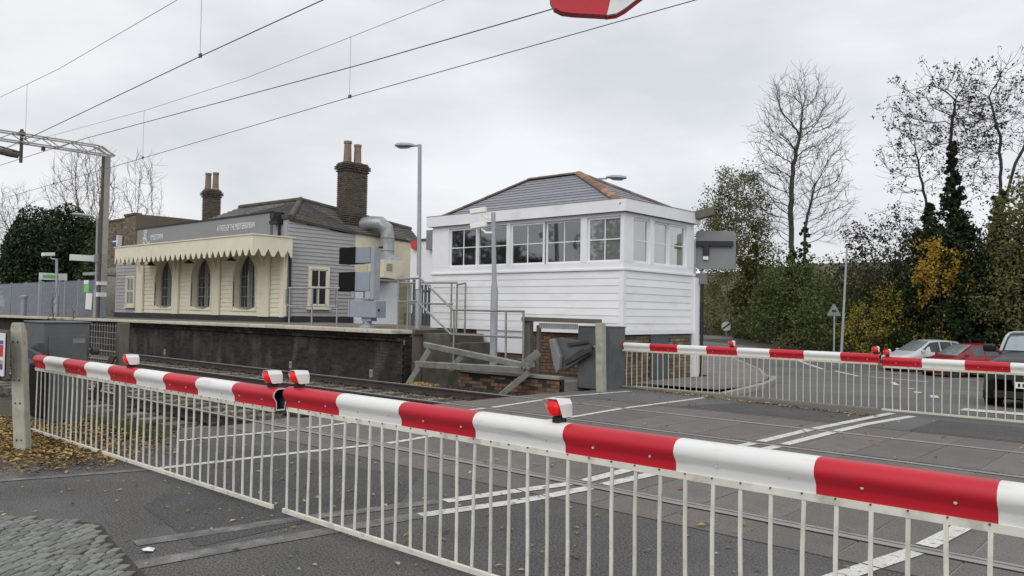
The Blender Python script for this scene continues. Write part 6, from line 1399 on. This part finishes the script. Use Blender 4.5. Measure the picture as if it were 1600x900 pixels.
ctree('ivy_clad_tree', 'leaning ivy clad tree with bare crown at the right edge of the wood', (-8.9, 48.0), [[(-.7, 0, 0), (-.4, 0, 5), (.1, 0, 8.5), (.2, 0, 12), (-.4, 0, 14.5)], [(.1, 0, 8), (1.0, 0, 11), (2.2, 0, 14)], [(0, 0, 7), (1.6, .2, 9), (3.2, 0, 10.4)]], [(.2, 0, 14.0, 2.5, 2.4, 2.8), (2.6, 0, 13.0, 1.8, 2.0, 3.6), (2.8, 0, 9.6, 2.0, 2, 1.8), (-.8, 0, 11.2, 1.3, 1.4, 2.0)], 2300, 77, bark='bark_dark', leaf='leaf_brown', nleaf=2600, lsize=.075, spread=.10, cluster=6, up=.10, wob=.14, rtip=.0115, pw=2.05, dk=.6, tj=.4, ivy=[(15000, (-.6, 0, 2.3), (-.3, 4, 2.0), (.3, 6.4, 1.2)), (6000, (-.4, 4.5, .9), (.0, 7.2, .5), (.1, 9.4, .22)), (3500, (1.6, 3, 1.2), (2.2, 6.0, .8))], group='ivy clad trees beyond the road')
ctree('dark_leafy_tree', 'dark leafy tree at the right edge above the black car', (-6.0, 46.5), [[(0, 0, 0), (-.4, 0, 3), (-.8, 0, 6)], [(.4, .2, 0), (.8, 0, 4), (.6, 0, 7)]], [(-.6, 0, 6.6, 2.8, 2.4, 3.3), (1.0, 0, 7.6, 2.2, 2.2, 2.8), (-1.6, 0, 3.6, 2.2, 2, 2.2), (-1.4, 0, 8.0, 1.6, 1.6, 1.8)], 1500, 85, bark='bark_dark', leaf='leaf_olive', nleaf=11000, lsize=.09, spread=.24, group='leafy trees beyond the road')
ctree('evergreen_tree', 'evergreen tree behind the dark leafy tree at the right edge', (-6.0, 50), [[(0, 0, 0), (0, 0, 6)]], [(-.8, 0, 5.2, 3.4, 2.8, 4.6), (1.5, 0, 6.6, 2.6, 2.4, 3.6)], 1100, 88, bark='bark_dark', leaf='leaf_evergreen', nleaf=13000, lsize=.12, spread=.4, group='leafy trees beyond the road')
ctree('yellow_maple', 'golden yellow maple in front of the dark ivy clad trunk', (-11.1, 46.6), [[(0, 0, 0), (-.1, 0, 2.5), (-.3, 0, 5.4)], [(-.1, 0, 3), (.6, 0, 4.2), (1.0, 0, 4.6)]], [(-.35, 0, 5.9, .95, .9, .9), (-1.0, 0, 5.0, .7, .7, .6), (.15, 0, 4.9, .8, .8, .5), (.95, 0, 4.3, .9, .8, .42), (-.5, 0, 3.9, .8, .8, .45), (.2, 0, 3.2, .6, .6, .4)], 260, 93, bark='bark_dark', leaf='leaf_yellow', nleaf=1900, lsize=.085, spread=.16, cluster=8, step=.3, dk=.42, tl=.35, up=.0, group='autumn trees beyond the road')
ctree('yellow_green_shrub', 'low yellow green shrub tree spreading left of the golden maple', (-14.2, 47.4), [[(0, 0, 0), (.3, 0, 2)], [(.5, 0, 0), (1.4, 0, 2)], [(-.3, 0, 0), (-1.2, 0, 1.8)]], [(-.6, 0, 2.4, 2.0, 1.5, 1.2), (1.3, 0, 2.2, 1.7, 1.3, 1.3), (.6, 0, 3.6, 1.2, 1.0, 1.0), (-1.6, 0, 1.3, 1.4, 1.0, .9)], 620, 95, bark='bark_dark', leaf='leaf_yellowgreen', nleaf=3200, lsize=.08, spread=.15, cluster=9, step=.3, dk=.42, tl=.4, up=-.02, wob=.2, group='autumn trees beyond the road')
mass('ivy_bush', 'big rounded ivy bush smothering the foot of the tall bare tree', [(-22.0, 53.2, 3.4, 2.3, 2.3, 2.6), (-22.8, 52.7, 1.4, 2.2, 2.2, 2.0), (-20.9, 54.0, 1.6, 2.4, 2.4, 2.2)], 12000, 'leaf_green', .11, 'ivy bush', twigs=12, group='dark bushes at the wood edge')
mass('dark_bush', 'dark green bush between the ivy bush and the triangular sign', [(-18.0, 49.5, 1.2, 2.4, 2.4, 2.6), (-16.6, 50, 2.2, 1.8, 1.8, 1.8)], 6500, 'leaf_green', .11, 'bush', twigs=10, group='dark bushes at the wood edge')
mass('dark_bush', 'dark green bush behind the low yellow green shrub tree', [(-14.6, 50.2, .8, 2.6, 2.0, 2.8), (-12.4, 50.2, 2.0, 2.2, 2.0, 2.6)], 8000, 'leaf_evergreen', .13, 'bush', twigs=10, group='dark bushes at the wood edge')
mass('dark_bush', 'dark bush behind the silver and red cars', [(-9.9, 50.2, .8, 2.8, 2.0, 2.9), (-7.0, 50.4, 1.2, 2.6, 2.0, 3.2)], 9000, 'leaf_ivy', .13, 'bush', twigs=10, group='dark bushes at the wood edge')
mass('dark_bush', 'dark bush behind the black car at the right edge', [(-3.6, 48.5, 1.0, 3.0, 2.4, 3.4), (-5.2, 46.8, .2, 2.2, 1.6, 1.5)], 8000, 'leaf_evergreen', .13, 'bush', twigs=10, group='dark bushes at the wood edge')
mass('undergrowth', 'tangled brown and green undergrowth along the foot of the wood', [(-20 + i * 1.9, 49.6 - i * .42 + (i % 2) * .8, -.3, 1.7, 1.3, 1.1 + .4 * (i % 3)) for i in range(10)], 12000, 'leaf_olive', .09, kind='stuff')
mass('undergrowth', 'dead brown stems and leaves under the trees behind the parked cars', [(-15 + i * 1.7, 50.5 - i * .4, 1.5 + .5 * (i % 3), 1.8, 1.4, 2.2) for i in range(8)], 9000, 'leaf_brown', .10, kind='stuff')
mass('far_wood', 'olive brown hedge and far wood rising behind the round white sign', [(-48 + i * 3.4, 76 + (i * 1.7) % 5, .8 + (i % 3) * .6, 3.0, 2.4, 2.6 + .7 * (i % 2)) for i in range(15)], 26000, 'leaf_olive', .16, kind='stuff')
mass('far_wood', 'brown and green scrub on the bank beyond the round white sign', [(-40 + i * 2.3, 63.5 + (i * 1.3) % 4, -.2 + (i % 3) * .7, 2.0, 1.6, 1.5 + .5 * (i % 2)) for i in range(9)], 14000, 'leaf_olive', .12, kind='stuff')
mass('far_wood', 'dark far wood behind the trees on the right', [(-26 + i * 3.6, 66 + (i * 2.3) % 6, 2.2 + (i % 3) * .9, 3.4, 2.6, 4.2) for i in range(12)], 26000, 'leaf_evergreen', .18, kind='stuff')
# left hand trees and hedge
mass('ivy_hedge', 'big dark clipped looking ivy mass behind the palisade fence at the left', [(-69.6, 22.0, 5.0, 2.6, 2.5, 4.0), (-67.6, 23.5, 5.0, 2.7, 2.5, 4.05), (-71.0, 21.6, 4.2, 2.0, 2.0, 3.3), (-66.2, 24.6, 4.6, 2.1, 2.1, 3.5), (-68.6, 22.9, 2.0, 3.3, 3.2, 2.4)], 60000, 'leaf_ivy', .13, 'ivy mass', twigs=10, rough=.10, shell=.35)
mass('green_bush', 'lighter green bush growing in front of the right side of the ivy mass', [(-62.8, 24.4, 3.4, 1.7, 1.7, 3.4), (-61.2, 25.6, 3.0, 1.6, 1.6, 3.2)], 16000, 'leaf_evergreen', .11, 'bush', twigs=10)
for b_, lobes, lab, sd, n_ in (((-79.9, 29.1), [(-.3, 0, 11.6, 3.6, 3.4, 5.0), (2.2, 0, 9, 2, 2, 3), (-2.5, 0, 9, 2, 2, 3), (.4, 0, 14, 2.6, 2.4, 3)], 'wide bare tree with pale twigs above the ivy mass, left of the mast', 101, 2000), ((-71.3, 30.4), [(.2, 0, 11.6, 1.7, 1.8, 3.8), (1.2, 0, 8.4, 1.9, 1.6, 2.2)], 'slim bare tree with pale twigs right of the mast', 104, 1000), ((-86, 24.6), [(0, 0, 9.6, 2.8, 2.4, 3.4)], 'lower bare tree with pale twigs at the far left', 109, 600)):
    ctree('bare_tree', lab, b_, [[(0, 0, 0), (.1, 0, 5), (-.1, 0, 9)], [(.5, 0, 0), (1.2, 0, 6), (1.3, 0, 9)]], lobes, n_, sd, bark='bark_pale', step=.45, dk=.62, up=.30, rtip=.013, pw=2.2, twigs=1.7, tl=.7, wob=.12, tj=.45, group='bare trees behind the station')
ctree('pale_tree', 'pale leafy tree at the extreme left edge', (-74.5, 17.2), [[(0, 0, 0), (0, 0, 5)]], [(0, 0, 5.4, 1.7, 1.7, 3.2)], 400, 118, bark='bark_pale', leaf='leaf_olive', nleaf=4000, lsize=.11, spread=.3)
ctree('sapling', 'thin bare sapling with few yellow leaves rising behind the near left cabinet', (-15.0, 5.05), [[(0, 0, 0), (-.03, 0, .9)], [(.2, 0, 0), (.24, 0, .8)]], [(-.05, 0, 1.5, .22, .2, .5), (.25, 0, 1.3, .18, .2, .5)], 60, 131, bark='bark_dark', leaf='leaf_yellow', nleaf=26, lsize=.035, spread=.03, step=.09, dk=.14, di=.8, up=.25, rtip=.004, pw=2.4, twigs=.6, tl=.14)
# trees across the road behind the camera; they are what the window panes mirror
for i, (x, y, h) in enumerate(((-24, -16, 7.5), (-33, -22, 10), (-43, -19, 7), (-54, -24, 10))):
    mass('roadside_tree', 'leafy tree behind the camera position', [(x, y, h * .62, 3.6, 3.4, h * .36), (x + 1.2, y, h * .36, 2.8, 2.6, h * .3)], 3500, 'leaf_evergreen', .26, 'tree', twigs=8, group='trees behind the camera', bark='bark')
# ------------------------------------------------------------------ fallen leaves, grass, litter
def fallen(name, label, C, size, mat):
    n = len(C); s = size * nrg.uniform(.55, 1.35, (n, 1)); a = nrg.uniform(0, 6.283, n); A_ = np.stack([np.cos(a), np.sin(a), nrg.normal(0, .18, n)], 1); B_ = np.stack([-np.sin(a), np.cos(a), nrg.normal(0, .22, n)], 1)
    up_ = np.array([[0, 0, 1.0]]); cu = nrg.uniform(.1, .45, (n, 1)) * s
    V = np.stack([C - A_ * s, C - A_ * s * .2 + B_ * s * .62 + up_ * cu, C + A_ * s, C - A_ * s * .2 - B_ * s * .62 + up_ * cu], 1)
    F = np.arange(4 * n).reshape(n, 4); T = np.concatenate([F[:, [0, 1, 2]], F[:, [0, 2, 3]]]); return nmesh(name, V.reshape(-1, 3), T, mat, None, 'stuff', label)
n = 5200; X = nrg.uniform(-12.2, -7.9, n); Y = np.clip(nrg.normal(3.05, .42, n), 2.3, 4.3) + (X + 10) * -.06; keep = (nrg.random(n) < np.clip((-7.7 - X) / 1.6, .05, 1)); C = np.stack([X, Y, nrg.uniform(.008, .05, n)], 1)[keep]; fallen('fallen_leaves', 'thick drift of brown and yellow leaves round the near concrete post', C, .027, 'leaf_fallen_dark')
n = 1500; X = nrg.uniform(-12.2, -8.2, n); Y = nrg.normal(3.2, .5, n).clip(2.3, 4.4); fallen('fallen_leaves', 'bright yellow leaves on top of the drift', np.stack([X, Y, nrg.uniform(.02, .06, n)], 1), .026, 'leaf_fallen')
n = 620; X = nrg.uniform(-9, .5, n); Y = nrg.uniform(.9, 5.2, n); fallen('fallen_leaves', 'single leaves scattered over the near asphalt', np.stack([X, Y, np.full(n, .012)], 1), .021, 'leaf_fallen')
n = 130; X = nrg.uniform(-9, 1.5, n); Y = nrg.uniform(5.3, 14, n); fallen('fallen_leaves', 'few leaves scattered over the crossing deck', np.stack([X, Y, np.full(n, .014)], 1), .034, 'leaf_fallen')
n = 420; t = nrg.random(n); X = -9.3 + 5.2 * t; Y = 14.1 - .9 * t + nrg.normal(0, .07, n); fallen('fallen_leaves', 'line of leaves swept along the far edge of the crossing', np.stack([X, Y, np.full(n, .015)], 1), .032, 'leaf_fallen')
n = 700; X = nrg.uniform(-11.5, -8.8, n); Y = nrg.normal(4.05, .22, n).clip(3.6, 4.6); fallen('fallen_leaves', 'leaves caught along the bank behind the near left barrier', np.stack([X, Y, nrg.uniform(-.02, .04, n)], 1), .034, 'leaf_fallen_dark')
n = 1500; X = nrg.uniform(-11.2, -9.2, n); Y = nrg.normal(4.28, .10, n); h = nrg.uniform(.04, .14, n); a = nrg.uniform(0, 6.28, n); d = np.stack([np.cos(a), np.sin(a), np.zeros(n)], 1) * .005; b = np.stack([X, Y, np.full(n, -.05)], 1); tp = b + np.stack([nrg.normal(0, .03, n), nrg.normal(0, .03, n), h + .05], 1)
nmesh('grass', np.stack([b - d, b + d, tp], 1).reshape(-1, 3), np.arange(3 * n).reshape(n, 3), 'grass_blade', None, 'stuff', 'tuft of short yellowing grass at the edge of the track bed')
lt = MB().add([(-5.125, 2.265, .012), (-5.055, 2.245, .02), (-5.03, 2.295, .012), (-5.08, 2.33, .014), (-5.075, 2.285, .032)], [(0, 1, 4), (1, 2, 4), (2, 3, 4), (3, 0, 4), (3, 2, 1, 0)]).build('paper_litter', 'sign_white'); props(lt, 'crushed scrap of white paper on the asphalt by the cobbles', 'litter')
lt = MB().add([(-12.9, 11.50, .0 - .15), (-12.82, 11.46, -.10), (-12.74, 11.5, -.15), (-12.80, 11.56, -.12)], [(0, 1, 2), (0, 2, 3), (0, 3, 1), (1, 3, 2)]).build('litter', pm('litter_teal', (.10, .42, .34), .5, .1)); props(lt, 'small scrap of turquoise litter on the dark wet ballast', 'litter')
